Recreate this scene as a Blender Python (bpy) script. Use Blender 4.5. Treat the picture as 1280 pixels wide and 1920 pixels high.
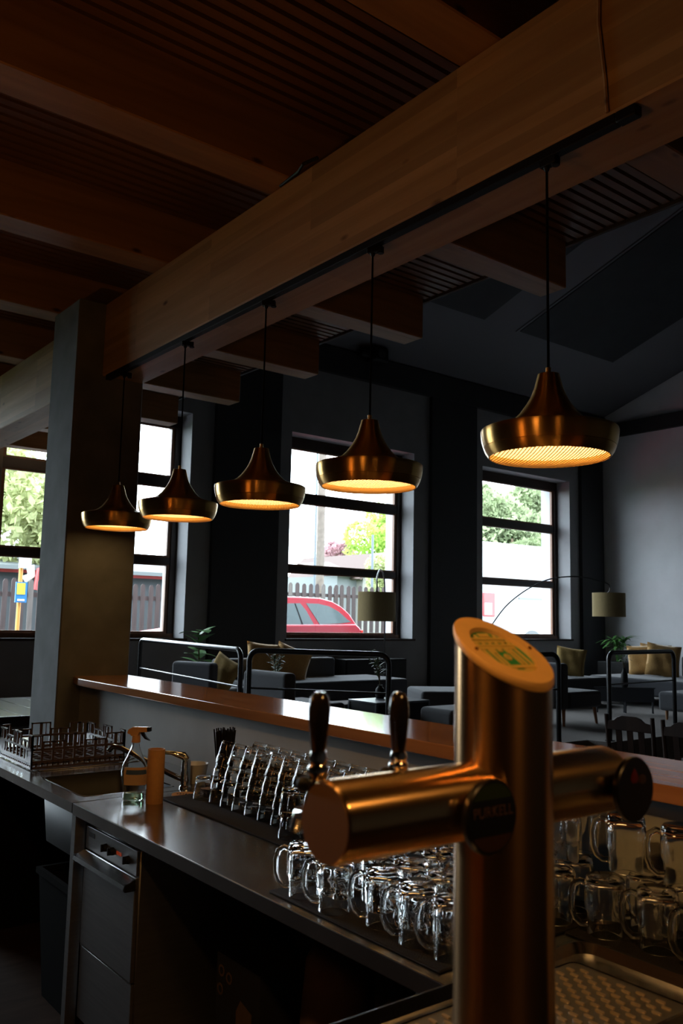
import bpy, bmesh, math, random
from mathutils import Vector, Matrix
random.seed(7)
R = math.radians
for o in list(bpy.data.objects):
    bpy.data.objects.remove(o)
scene = bpy.context.scene
COL = scene.collection

# ------------------------------------------------------------------ camera
F_PX, YAW, PITCH, ROLL, CAM_H = 1611.07, R(37.9644), R(6.9794), R(1.2241), 1.65
fw = Vector((math.sin(YAW)*math.cos(PITCH), math.cos(YAW)*math.cos(PITCH), math.sin(PITCH)))
rt0 = Vector((math.cos(YAW), -math.sin(YAW), 0)); up0 = rt0.cross(fw)
rt = rt0*math.cos(ROLL) + up0*math.sin(ROLL)
up = -rt0*math.sin(ROLL) + up0*math.cos(ROLL)
CAM = Vector((0, 0, CAM_H))
cd = bpy.data.cameras.new('camera')
cd.sensor_fit = 'VERTICAL'; cd.sensor_height = 22.3; cd.sensor_width = 14.9
cd.lens = F_PX/1920*22.3
cd.clip_start = 0.05; cd.clip_end = 300
cd.dof.use_dof = True; cd.dof.focus_distance = 4.2; cd.dof.aperture_fstop = 4.0
cam = bpy.data.objects.new('camera', cd); COL.objects.link(cam)
m = Matrix((rt, up, -fw)).transposed().to_4x4(); m.translation = CAM
cam.matrix_world = m
scene.camera = cam

# ------------------------------------------------------------------ world, exposure
SKY = 14.0
w = bpy.data.worlds.new('overcast'); scene.world = w; w.use_nodes = True
bg = w.node_tree.nodes['Background']
bg.inputs[0].default_value = (0.76, 0.90, 1.0, 1); bg.inputs[1].default_value = SKY
vs = scene.view_settings
scene.display_settings.display_device = 'sRGB'
vs.view_transform = 'Standard'; vs.look = 'None'; vs.gamma = 1.0; vs.exposure = 0.0
vs.use_curve_mapping = False
cy = scene.cycles
cy.max_bounces = 14; cy.diffuse_bounces = 5; cy.glossy_bounces = 6
cy.transmission_bounces = 14; cy.transparent_max_bounces = 16
cy.sample_clamp_indirect = 20.0; cy.blur_glossy = 0.5
cy.caustics_reflective = False; cy.caustics_refractive = False

# windows of the long wall (x0, x1); openings in z
WY = 11.2
WIN = [(-1.22, 1.45), (3.24, 5.91), (7.70, 10.37), (12.16, 14.83)]
WZ0, WZ1 = 1.30, 4.60
DZ0 = .66          # leftmost opening, unseen: a glazed door added to let in more daylight
for i, (a, b) in enumerate(WIN):           # portals only guide the sky's own light through the openings
    ld = bpy.data.lights.new('window_portal', 'AREA'); ld.shape = 'RECTANGLE'
    z0_ = DZ0 if i == 0 else WZ0
    ld.size = b-a; ld.size_y = WZ1-z0_; ld.cycles.is_portal = True
    lo = bpy.data.objects.new('window_portal', ld); COL.objects.link(lo)
    lo.location = ((a+b)/2, 11.98, (z0_+WZ1)/2); lo.rotation_euler = (R(-90), 0, 0)

# ------------------------------------------------------------------ pixel helpers (a pixel gives a direction only)
def ray(px, py): return fw + rt*((px-640)/F_PX) - up*((py-960)/F_PX)
def atz(px, py, z): d = ray(px, py); return CAM + d*((z-CAM_H)/d.z)
def aty(px, py, y): d = ray(px, py); return CAM + d*(y/d.y)
def atx(px, py, x): d = ray(px, py); return CAM + d*(x/d.x)
def atD(px, py, D): return CAM + ray(px, py)*D

# ------------------------------------------------------------------ materials
MATS = {}
def N(nt, t, **kw):
    n = nt.nodes.new(t)
    for k, v in kw.items():
        if k.startswith('i_'): n.inputs[k[2:]].default_value = v
        else: setattr(n, k, v)
    return n
def mat(name, col=(.5,.5,.5), rough=.5, metal=0., noise=0., nscale=20., stretch=(1,1,1), bump=0., trans=0., ior=1.45,
        emit=None, estr=0., coat=0., sheen=0., col2=None, spec=None):
    if name in MATS: return MATS[name]
    M = bpy.data.materials.new(name); M.use_nodes = True; nt = M.node_tree
    p = nt.nodes['Principled BSDF']
    p.inputs['Base Color'].default_value = (*col, 1); p.inputs['Roughness'].default_value = rough
    p.inputs['Metallic'].default_value = metal; p.inputs['IOR'].default_value = ior
    if trans: p.inputs['Transmission Weight'].default_value = trans
    if coat: p.inputs['Coat Weight'].default_value = coat; p.inputs['Coat Roughness'].default_value = .12
    if sheen: p.inputs['Sheen Weight'].default_value = sheen
    if spec is not None: p.inputs['Specular IOR Level'].default_value = spec
    if emit: p.inputs['Emission Color'].default_value = (*emit, 1); p.inputs['Emission Strength'].default_value = estr
    if noise or bump:
        tc = N(nt, 'ShaderNodeTexCoord'); mp = N(nt, 'ShaderNodeMapping'); mp.inputs['Scale'].default_value = stretch
        nz = N(nt, 'ShaderNodeTexNoise'); nz.inputs['Scale'].default_value = nscale; nz.inputs['Detail'].default_value = 5
        nt.links.new(tc.outputs['Object'], mp.inputs[0]); nt.links.new(mp.outputs[0], nz.inputs['Vector'])
        if noise:
            c2 = col2 or tuple(c*(1-noise) for c in col); c1 = tuple(min(1, c*(1+noise*.6)) for c in col)
            rp = N(nt, 'ShaderNodeValToRGB'); rp.color_ramp.elements[0].color = (*c2, 1); rp.color_ramp.elements[1].color = (*c1, 1)
            rp.color_ramp.elements[0].position = .3; rp.color_ramp.elements[1].position = .7
            nt.links.new(nz.outputs['Fac'], rp.inputs[0]); nt.links.new(rp.outputs[0], p.inputs['Base Color'])
        if bump:
            b = N(nt, 'ShaderNodeBump'); b.inputs['Strength'].default_value = bump; b.inputs['Distance'].default_value = .01
            nt.links.new(nz.outputs['Fac'], b.inputs['Height']); nt.links.new(b.outputs[0], p.inputs['Normal'])
    MATS[name] = M
    return M
def wood(name, c1, c2, knot, axis='X', scale=1., rough=.5, coat=0., knots=True, bands=0., bumps=.12):
    """grain along `axis`, knots as sparse dark spots"""
    if name in MATS: return MATS[name]
    M = bpy.data.materials.new(name); M.use_nodes = True; nt = M.node_tree; L = nt.links
    p = nt.nodes['Principled BSDF']; p.inputs['Roughness'].default_value = rough
    if coat: p.inputs['Coat Weight'].default_value = coat; p.inputs['Coat Roughness'].default_value = .2
    tc = N(nt, 'ShaderNodeTexCoord')
    st = {'X': (.6, 9, 9), 'Y': (9, .6, 9), 'Z': (9, 9, .6)}[axis]
    mp = N(nt, 'ShaderNodeMapping'); mp.inputs['Scale'].default_value = [s*scale for s in st]
    L.new(tc.outputs['Object'], mp.inputs[0])
    nz = N(nt, 'ShaderNodeTexNoise'); nz.inputs['Scale'].default_value = 1.6; nz.inputs['Detail'].default_value = 6; nz.inputs['Distortion'].default_value = .6
    L.new(mp.outputs[0], nz.inputs['Vector'])
    rp = N(nt, 'ShaderNodeValToRGB'); e = rp.color_ramp.elements
    e[0].position = .33; e[0].color = (*c2, 1); e[1].position = .68; e[1].color = (*c1, 1)
    L.new(nz.outputs['Fac'], rp.inputs[0]); out = rp.outputs[0]
    if bands:      # lamella staves: each board its own tone
        st2 = {'X': (1.1, 1, 22), 'Y': (1, 1.1, 22), 'Z': (22, 1, 1.1)}[axis]
        mp3 = N(nt, 'ShaderNodeMapping'); mp3.inputs['Scale'].default_value = st2; L.new(tc.outputs['Object'], mp3.inputs[0])
        fl = N(nt, 'ShaderNodeVectorMath', operation='FLOOR'); L.new(mp3.outputs[0], fl.inputs[0])
        wn = N(nt, 'ShaderNodeTexWhiteNoise'); L.new(fl.outputs[0], wn.inputs['Vector'])
        mr = N(nt, 'ShaderNodeMapRange'); mr.inputs['To Min'].default_value = 1-bands; mr.inputs['To Max'].default_value = 1+bands*.5
        L.new(wn.outputs['Value'], mr.inputs['Value'])
        mx = N(nt, 'ShaderNodeVectorMath', operation='SCALE'); L.new(out, mx.inputs[0]); L.new(mr.outputs[0], mx.inputs['Scale']); out = mx.outputs[0]
    if knots:
        st = {'X': (3.0, 7, 7), 'Y': (7, 3.0, 7), 'Z': (7, 7, 3.0)}[axis]
        mp2 = N(nt, 'ShaderNodeMapping'); mp2.inputs['Scale'].default_value = [s*scale for s in st]
        L.new(tc.outputs['Object'], mp2.inputs[0])
        vo = N(nt, 'ShaderNodeTexVoronoi'); vo.inputs['Scale'].default_value = 1.0; vo.inputs['Randomness'].default_value = 1
        L.new(mp2.outputs[0], vo.inputs['Vector'])
        r2 = N(nt, 'ShaderNodeValToRGB'); e = r2.color_ramp.elements
        e[0].position = .04; e[0].color = (1, 1, 1, 1); e[1].position = .12; e[1].color = (0, 0, 0, 1)
        L.new(vo.outputs['Distance'], r2.inputs[0])
        mx = N(nt, 'ShaderNodeMix', data_type='RGBA'); L.new(r2.outputs[0], mx.inputs[0]); L.new(out, mx.inputs[6])
        mx.inputs[7].default_value = (*knot, 1); out = mx.outputs[2]
    L.new(out, p.inputs['Base Color'])
    b = N(nt, 'ShaderNodeBump'); b.inputs['Strength'].default_value = bumps; b.inputs['Distance'].default_value = .004
    L.new(nz.outputs['Fac'], b.inputs['Height']); L.new(b.outputs[0], p.inputs['Normal'])
    MATS[name] = M
    return M
def pane_glass(name, tint=(1, 1, 1)):
    if name in MATS: return MATS[name]
    M = bpy.data.materials.new(name); M.use_nodes = True; nt = M.node_tree; nt.nodes.remove(nt.nodes['Principled BSDF'])
    o = nt.nodes['Material Output']; t = N(nt, 'ShaderNodeBsdfTransparent'); t.inputs[0].default_value = (*tint, 1)
    g = N(nt, 'ShaderNodeBsdfGlossy'); g.inputs['Roughness'].default_value = .0
    lw = N(nt, 'ShaderNodeLayerWeight'); lw.inputs[0].default_value = .5
    pw = N(nt, 'ShaderNodeMath', operation='POWER'); pw.inputs[1].default_value = 5; nt.links.new(lw.outputs['Facing'], pw.inputs[0])
    f = N(nt, 'ShaderNodeMath', operation='MULTIPLY_ADD'); f.inputs[1].default_value = .95; f.inputs[2].default_value = .04; nt.links.new(pw.outputs[0], f.inputs[0])
    mx = N(nt, 'ShaderNodeMixShader'); nt.links.new(f.outputs[0], mx.inputs[0]); nt.links.new(t.outputs[0], mx.inputs[1]); nt.links.new(g.outputs[0], mx.inputs[2])
    nt.links.new(mx.outputs[0], o.inputs[0]); MATS[name] = M
    return M
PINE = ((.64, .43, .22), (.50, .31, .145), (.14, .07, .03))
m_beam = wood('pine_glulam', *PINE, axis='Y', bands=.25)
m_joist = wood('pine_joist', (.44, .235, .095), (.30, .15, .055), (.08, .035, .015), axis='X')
m_slat = wood('walnut_slat', (.23, .115, .05), (.15, .072, .03), (.05, .02, .01), axis='X', knots=False)
m_shelf = wood('oiled_oak', (.54, .235, .09), (.38, .15, .055), (.08, .03, .01), axis='Y', rough=.10, coat=.0, knots=False, bands=.12, bumps=.0)
m_black_felt = mat('black_felt', (.006, .006, .006), .95, spec=.05)
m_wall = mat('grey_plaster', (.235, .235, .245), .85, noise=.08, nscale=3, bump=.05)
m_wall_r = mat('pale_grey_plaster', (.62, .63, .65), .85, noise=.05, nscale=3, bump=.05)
m_dark = mat('charcoal_paint', (.022, .022, .024), .7)
m_ceil = mat('hall_ceiling_paint', (.105, .105, .115), .9)
m_panel = mat('dark_ceiling_panel', (.012, .013, .015), .8, noise=.3, nscale=4)
m_concrete = mat('concrete_grey', (.19, .20, .20), .8, noise=.28, nscale=4, bump=.15)
m_floor = mat('bar_floor', (.04, .026, .018), .75, spec=.05, noise=.35, nscale=3, stretch=(1, 6, 1), bump=.05)
m_carpet = mat('grey_carpet', (.20, .18, .17), .97, noise=.25, nscale=120, bump=.3)
m_steel = mat('brushed_steel', (.46, .44, .42), .22, 1., noise=.12, nscale=6, stretch=(30, 1, 1), bump=.03)
m_steel_d = mat('steel_panel', (.38, .375, .37), .42, 1., noise=.1, nscale=5, stretch=(1, 1, 20))
m_chrome = mat('chrome', (.7, .68, .65), .10, 1.)
def spun(M, an, ax='Z'):
    nt = M.node_tree; p = nt.nodes['Principled BSDF']; p.inputs['Anisotropic'].default_value = an
    t = N(nt, 'ShaderNodeTangent'); t.direction_type = 'RADIAL'; t.axis = ax; nt.links.new(t.outputs[0], p.inputs['Tangent']); p.inputs['Anisotropic Rotation'].default_value = .25
m_brass = mat('brushed_brass_spun', (.66, .38, .11), .30, 1.); spun(m_brass, .9)
m_brass_in = mat('brass_inside', (.85, .55, .18), .55, .6)
m_tower = mat('tower_bronze', (.46, .25, .10), .27, 1.)
spun(m_tower, .8)
m_arm = mat('arm_bronze', (.88, .57, .26), .25, 1.); spun(m_arm, .85, 'X')
m_plate = mat('gold_plate', (.80, .46, .15), .5, .15, noise=.06, nscale=30)
m_black = mat('black_metal', (.012, .012, .014), .28, 0., spec=.6)
m_blackmat = mat('black_plastic', (.010, .010, .010), .5, spec=.22)
m_rubber = mat('black_rubber_mat', (.010, .009, .009), .8, noise=.3, nscale=300, bump=.6)
m_fabric = mat('charcoal_fabric', (.055, .058, .068), .95, noise=.25, nscale=220, bump=.25, sheen=.25)
m_fabric_l = mat('graphite_fabric', (.075, .078, .088), .95, noise=.25, nscale=220, bump=.25, sheen=.25)
m_gold = mat('ochre_cushion', (.52, .30, .10), .9, noise=.15, nscale=60, bump=.2, sheen=.3)
m_ochre_d = mat('mustard_cushion', (.36, .24, .08), .9, noise=.15, nscale=60, bump=.2)
m_shade = mat('linen_shade', (.36, .27, .13), .9, noise=.1, nscale=90, stretch=(1, 1, .2))
m_leaf = mat('leaf_green', (.06, .16, .04), .4, noise=.35, nscale=8)
m_leaf2 = mat('leaf_palm', (.05, .14, .03), .45, noise=.3, nscale=8)
m_olive = mat('olive_leaf', (.11, .15, .08), .55, noise=.3, nscale=10)
m_stem = mat('plant_stem', (.10, .07, .04), .8)
m_glass = mat('clear_glass', (.97, .98, .98), .0, trans=1., ior=1.46)
m_pane = pane_glass('window_glass')
m_frame = wood('window_wood', (.20, .085, .035), (.13, .05, .02), (.05, .02, .01), axis='Z', knots=False, rough=.45)
m_frame_d = mat('window_dark_stain', (.030, .017, .012), .4)
m_ext = mat('outside_plaster', (.42, .43, .45), .9)
m_chairwood = wood('dark_chair_wood', (.035, .018, .012), (.02, .01, .007), (.01, .005, .004), axis='Z', knots=False, rough=.45)
m_chairwood.node_tree.nodes['Principled BSDF'].inputs['Specular IOR Level'].default_value = .2
m_legwood = wood('beech_leg', (.40, .20, .09), (.30, .14, .06), (.1, .05, .02), axis='Z', knots=False)
m_white = mat('white_ceramic', (.75, .75, .74), .3)
m_tan = mat('tan_card', (.62, .33, .13), .75, noise=.06, nscale=60)
m_rack = mat('brown_rack_plastic', (.09, .06, .045), .35)

# ------------------------------------------------------------------ mesh builder
class MB:
    def __init__(s): s.v = []; s.f = []
    def add(s, vs, fs):
        n = len(s.v); s.v += [Vector(v) for v in vs]; s.f += [tuple(i+n for i in f) for f in fs]; return s
    def box(s, x0, x1, y0, y1, z0, z1):
        return s.add([(x0,y0,z0),(x1,y0,z0),(x1,y1,z0),(x0,y1,z0),(x0,y0,z1),(x1,y0,z1),(x1,y1,z1),(x0,y1,z1)],
                     [(0,3,2,1),(4,5,6,7),(0,1,5,4),(1,2,6,5),(2,3,7,6),(3,0,4,7)])
    def obox(s, c, ux, uy, uz):   # oriented box, half vectors
        c, ux, uy, uz = map(Vector, (c, ux, uy, uz)); vs = []
        for k in (-1, 1):
            for a, b in ((-1,-1),(1,-1),(1,1),(-1,1)): vs.append(c+ux*a+uy*b+uz*k)
        return s.add(vs, [(0,3,2,1),(4,5,6,7),(0,1,5,4),(1,2,6,5),(2,3,7,6),(3,0,4,7)])
    def tube(s, pts, r, n=10, cap=True, closed=False):
        pts = [Vector(p) for p in pts]; rs = r if isinstance(r, (list, tuple)) else [r]*len(pts)
        N_ = len(pts); rings = []; prev = None
        for i, p in enumerate(pts):
            a = pts[(i-1) % N_] if (i > 0 or closed) else p; b = pts[(i+1) % N_] if (i < N_-1 or closed) else p
            t = (b-a).normalized()
            if prev is None:
                x = t.cross(Vector((0, 0, 1)));
                if x.length < .01: x = t.cross(Vector((0, 1, 0)))
            else: x = prev - t*prev.dot(t)
            x.normalize(); prev = x; y = t.cross(x)
            rings.append([p + (x*math.cos(2*math.pi*k/n) + y*math.sin(2*math.pi*k/n))*rs[i] for k in range(n)])
        vs = [v for rg in rings for v in rg]; fs = []
        for i in range(N_ if closed else N_-1):
            j = (i+1) % N_
            for k in range(n): fs.append((i*n+k, i*n+(k+1) % n, j*n+(k+1) % n, j*n+k))
        if cap and not closed: fs += [tuple(range(n))[::-1], tuple((N_-1)*n+k for k in range(n))]
        return s.add(vs, fs)
    def cyl(s, p0, p1, r0, r1=None, n=16): return s.tube([p0, p1], [r0, r0 if r1 is None else r1], n)
    def lathe(s, prof, n=32, c=(0, 0, 0), closed=False, flute=None, caps=True):
        vs = []; fs = []; c = Vector(c); P = len(prof)
        for i, (r, z) in enumerate(prof):
            for k in range(n):
                a = 2*math.pi*k/n; rr = r*(flute(i, a) if flute else 1)
                vs.append(c+Vector((rr*math.cos(a), rr*math.sin(a), z)))
        for i in range(P if closed else P-1):
            j = (i+1) % P
            for k in range(n): fs.append((i*n+k, i*n+(k+1) % n, j*n+(k+1) % n, j*n+k))
        if not closed and caps:
            if prof[0][0] > 1e-4: fs.append(tuple(range(n))[::-1])
            if prof[-1][0] > 1e-4: fs.append(tuple((P-1)*n+k for k in range(n)))
        return s.add(vs, fs)
    def prism(s, poly, z0, z1):
        n = len(poly)
        return s.add([(x, y, z0) for x, y in poly]+[(x, y, z1) for x, y in poly],
                     [tuple(range(n))[::-1], tuple(range(n, 2*n))]+[(i, (i+1) % n, n+(i+1) % n, n+i) for i in range(n)])
    def prism3(s, poly, d):   # polygon of 3D points extruded by vector d
        n = len(poly); d = Vector(d); P = [Vector(p) for p in poly]
        return s.add(P+[p+d for p in P], [tuple(range(n))[::-1], tuple(range(n, 2*n))]+[(i, (i+1) % n, n+(i+1) % n, n+i) for i in range(n)])
    def ell(s, c, rx, ry, rz, nu=16, nv=10):
        vs = []; fs = []; c = Vector(c)
        for j in range(nv+1):
            t = math.pi*j/nv
            for k in range(nu):
                a = 2*math.pi*k/nu; vs.append(c+Vector((rx*math.sin(t)*math.cos(a), ry*math.sin(t)*math.sin(a), -rz*math.cos(t))))
        for j in range(nv):
            for k in range(nu): fs.append((j*nu+k, j*nu+(k+1) % nu, (j+1)*nu+(k+1) % nu, (j+1)*nu+k))
        return s.add(vs, fs)
    def mesh(s, name, mt, smooth=True, bevel=0, segs=2, angle=40):
        me = bpy.data.meshes.new(name); me.from_pydata([tuple(v) for v in s.v], [], s.f)
        bm = bmesh.new(); bm.from_mesh(me)
        bmesh.ops.remove_doubles(bm, verts=bm.verts, dist=1e-5)
        bmesh.ops.recalc_face_normals(bm, faces=bm.faces)
        if bevel:
            es = [e for e in bm.edges if len(e.link_faces) == 2 and e.calc_face_angle(0) > R(30)]
            bmesh.ops.bevel(bm, geom=es, offset=bevel, segments=segs, affect='EDGES', clamp_overlap=True, profile=.5)
        bm.to_mesh(me); bm.free()
        if smooth:
            for p in me.polygons: p.use_smooth = True
            me.set_sharp_from_angle(angle=R(angle))
        me.materials.append(mt)
        return me
    def build(s, name, mt, parent=None, **kw):
        """parts are given in world metres; the parent's location is taken off. A thing of one mesh gets its origin at its base."""
        if parent is not None: off = wloc(parent)
        else:
            xs = [v.x for v in s.v]; ys = [v.y for v in s.v]; zs = [v.z for v in s.v]
            off = Vector(((min(xs)+max(xs))/2, (min(ys)+max(ys))/2, min(zs)))
        s.v = [v-off for v in s.v]
        me = s.mesh(name, mt, **kw)
        o = bpy.data.objects.new(name, me); COL.objects.link(o)
        if kw.get('bevel'):
            wn = o.modifiers.new('weighted_normals', 'WEIGHTED_NORMAL'); wn.keep_sharp = True; wn.weight = 100
        if parent is not None: o.parent = parent
        else: o.location = off
        return o
def wloc(o):
    l = Vector(o.location)
    while o.parent: o = o.parent; l = l+Vector(o.location)
    return l
def tag(o, label=None, cat=None, group=None, kind=None):
    if label: o['label'] = label
    if cat: o['category'] = cat
    if group: o['group'] = group
    if kind: o['kind'] = kind
    return o
def thing(name, label, cat, loc=(0, 0, 0), group=None):
    o = bpy.data.objects.new(name, None); COL.objects.link(o); o.location = loc; o.empty_display_size = .05
    return tag(o, label, cat, group)
def copy_tree(o, parent=None):
    c = o.copy(); COL.objects.link(c); c.parent = parent
    for ch in list(o.children): copy_tree(ch, c)
    return c
def struct(o): o['kind'] = 'structure'; return o
def arc(c, r, a0, a1, n, ux, uy):
    c, ux, uy = Vector(c), Vector(ux), Vector(uy)
    return [c+ux*(r*math.cos(a0+(a1-a0)*i/n))+uy*(r*math.sin(a0+(a1-a0)*i/n)) for i in range(n+1)]

# ================================================================== THE ROOM
X0, X1, Y0 = -6.0, 16.0, -4.0
EAVE, SLOPE, RIDGE_Y = 6.14, .342, 3.6
GZ = .60            # ground outside
PZ = .42            # lounge podium
def roof_z(y): return EAVE+SLOPE*(WY-y) if y > RIDGE_Y else EAVE+SLOPE*(WY-RIDGE_Y)-SLOPE*(RIDGE_Y-y)
struct(MB().box(X0-.2, X1+.2, Y0-.2, WY+.2, -.2, 0).build('floor', m_floor))
pod = [(4.45, WY), (4.05, 6.6), (4.93, 5.52), (6.98, 5.28), (7.25, 5.71), (7.79, 5.69), (7.86, 5.45), (X1, 5.36), (X1, WY)]
struct(MB().prism(pod[::-1], 0, PZ).build('floor_podium', m_carpet))
struct(MB().prism([(6.98, 4.95), (7.86, 4.95), (7.86, 5.44), (7.79, 5.68), (7.25, 5.70), (6.98, 5.27)], 0, .21).build('floor_podium_step', m_carpet))
# window wall, inner leaf and outer leaf with the same openings
def wall_leaf(y0, y1, xa, xb):
    b = MB(); b.box(xa, xb, y0, y1, 0, DZ0); b.box(xa, WIN[0][0], y0, y1, DZ0, WZ0); b.box(WIN[0][1], xb, y0, y1, DZ0, WZ0); b.box(xa, xb, y0, y1, WZ1, EAVE+.1)
    xs = [xa]+[v for wn in WIN for v in wn]+[xb]
    for i in range(0, len(xs), 2): b.box(xs[i], xs[i+1], y0, y1, WZ0, WZ1)
    return b
struct(wall_leaf(WY, 11.58, X0-.2, X1+.2).build('wall_back', m_wall, smooth=False))
struct(wall_leaf(11.58, 11.95, X0-.2, X1+.2).build('wall_back_outer', m_ext, smooth=False))
def gable(xa, xb): # side wall up to the roof
    p = [(Y0, 0), (WY, 0), (WY, roof_z(WY)), (RIDGE_Y, roof_z(RIDGE_Y)), (Y0, roof_z(Y0))]
    return MB().prism3([(xa, y, z) for y, z in p], (xb-xa, 0, 0))
struct(gable(X1, X1+.2).build('wall_right', m_wall_r, smooth=False))
m_clad = mat('dark_timber_cladding', (.045, .03, .022), .7, noise=.3, nscale=3, stretch=(8, 8, 1))
struct(gable(X0-.2, X0).build('wall_left', m_clad, smooth=False))
struct(MB().box(X0-.2, X1+.2, Y0-.2, Y0, 0, 7).build('wall_front', m_clad, smooth=False))
b = MB()
for ya, yb in ((WY+.3, RIDGE_Y), (RIDGE_Y, Y0-.3)):
    b.prism3([(X0-.3, ya, roof_z(ya)), (X1+.3, ya, roof_z(ya)), (X1+.3, yb, roof_z(yb)), (X0-.3, yb, roof_z(yb))], (0, 0, .15))
struct(b.build('ceiling_hall', m_ceil, smooth=False))
# dark panels set in the sloping ceiling
pn = ['dark rectangular panel in the sloping ceiling beside the nearest joist end', 'large dark ceiling panel above the rightmost pendant lamp']
for (xa, xb), lab in zip(((7.70, 10.42), (11.33, 14.05)), pn):
    ya, yb = 9.57, 5.2
    t = thing('ceiling_panel', lab, 'ceiling panel', ((xa+xb)/2, ya, roof_z(ya)-.05))
    nrm = Vector((0, -SLOPE, -1)).normalized()
    q = [Vector((x, y, roof_z(y))) for x, y in ((xa, ya), (xb, ya), (xb, yb), (xa, yb))]
    MB().prism3(q, nrm*.035).build('panel_board', m_panel, t, smooth=False)
    fr = MB(); e = .05
    for xa2, xb2, ya2, yb2 in ((xa-e, xb+e, ya+e, ya), (xa-e, xb+e, yb, yb-e), (xa-e, xa, ya, yb), (xb, xb+e, ya, yb)):
        fr.prism3([Vector((x, y, roof_z(y))) for x, y in ((xa2, ya2), (xb2, ya2), (xb2, yb2), (xa2, yb2))], nrm*.02)
    fr.build('panel_border', m_ceil, t, smooth=False)
# dark wall bands and pilasters
def trim(n, *bx): struct(MB().box(*bx).build('trim_%d' % n, m_dark, smooth=False))
trim(1, X0, X1, WY-.10, WY, 5.70, EAVE)
trim(2, X1-.10, X1, Y0, WY-.10, 5.66, 5.96)
for i, (a, c) in enumerate(((6.28, 7.44), (10.74, 11.92), (15.14, 15.9), (1.86, 2.86), (-2.6, -1.6))):
    trim(3+i, a, c, WY-.08, WY, 0 if a < 4 else PZ, 5.70)
# loft over the bar: slab, slats, joists
JX1 = 4.175; JZ = 3.68; SLZ = 3.97
ceil = struct(MB().box(X0, JX1+.02, Y0, 11.05, SLZ+.035, 4.25).build('ceiling_loft', m_black_felt, smooth=False))
struct(MB().box(JX1-.15, JX1, Y0, 11.05, 4.25, 8.9).build('wall_loft', m_ceil, smooth=False))
struct(MB().box(JX1+.02, JX1+.045, Y0, 11.05, SLZ-.01, 4.25).build('trim_9', m_ceil, smooth=False))
JY = [1.885+1.272*k for k in range(8)]
sl = MB().box(X0, JX1, -.0235, .0235, 0, .034).mesh('slat', m_slat, smooth=False)
for ya in [JY[0]-1.272]+JY[:-1]:
    n = 15; pitch = (1.272-.20)/n
    for k in range(n):
        o = bpy.data.objects.new('slat', sl); COL.objects.link(o); o.parent = ceil
        o.location = Vector((0, ya+.20+pitch*(k+.5), SLZ))-Vector(ceil.location)
ords = ['nearest to the beer tower', 'second from the beer tower', 'third from the beer tower', 'fourth from the beer tower', 'fifth from the beer tower', 'sixth from the beer tower, just before the tall window', 'second last before the window wall', 'last before the window wall']
jm = None
for y, od in zip(JY, ords):
    if jm is None:
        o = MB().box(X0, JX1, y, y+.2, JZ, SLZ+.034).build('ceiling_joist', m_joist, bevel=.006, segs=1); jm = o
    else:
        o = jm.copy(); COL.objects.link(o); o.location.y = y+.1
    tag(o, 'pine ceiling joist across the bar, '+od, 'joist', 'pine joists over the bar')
# main beam, pillar
BX0, BX1, BZ = 2.13, 2.417, 3.19
beam = thing('glulam_beam', 'thick pine glulam beam carrying the light track above the bar', 'beam', ((BX0+BX1)/2, 3, BZ))
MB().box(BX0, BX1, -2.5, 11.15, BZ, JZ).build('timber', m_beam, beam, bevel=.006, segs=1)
MB().tube([(BX0-.004, 1.47, JZ-.01), (BX0-.005, 1.475, 3.5), (BX0-.004, 1.455, 3.3), (BX0-.004, 1.45, 3.195)], .006, 6).build('cable', m_beam, beam)
MB().tube([(BX0-.02, 2.93, JZ-.0), (BX0-.05, 3.0, JZ-.012), (BX0-.02, 3.08, JZ-.006), (BX0-.005, 3.25, JZ+.0)], .008, 6).build('cable_end', m_blackmat, beam)
tag(MB().box(1.95, 2.419, 5.31, 5.77, 0, JZ).build('concrete_pillar', m_concrete, bevel=.008, segs=1), 'grey concrete pillar holding up the end of the wooden beam', 'pillar')
struct(MB().box(2.10, 2.28, .15, 5.31, 0, 1.205).build('wall_bar', mat('bar_wall_concrete', (.48, .51, .50), .7, noise=.16, nscale=2.5, bump=.08), smooth=False))
tag(MB().prism([(2.012, .15), (2.414, .15), (2.414, 5.31), (2.05, 5.31), (2.012, 5.12)], 1.205, 1.25).build('bar_shelf', m_shelf, bevel=.006, segs=2), 'long reddish wooden bar top on the grey bar wall', 'bar top')

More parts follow.
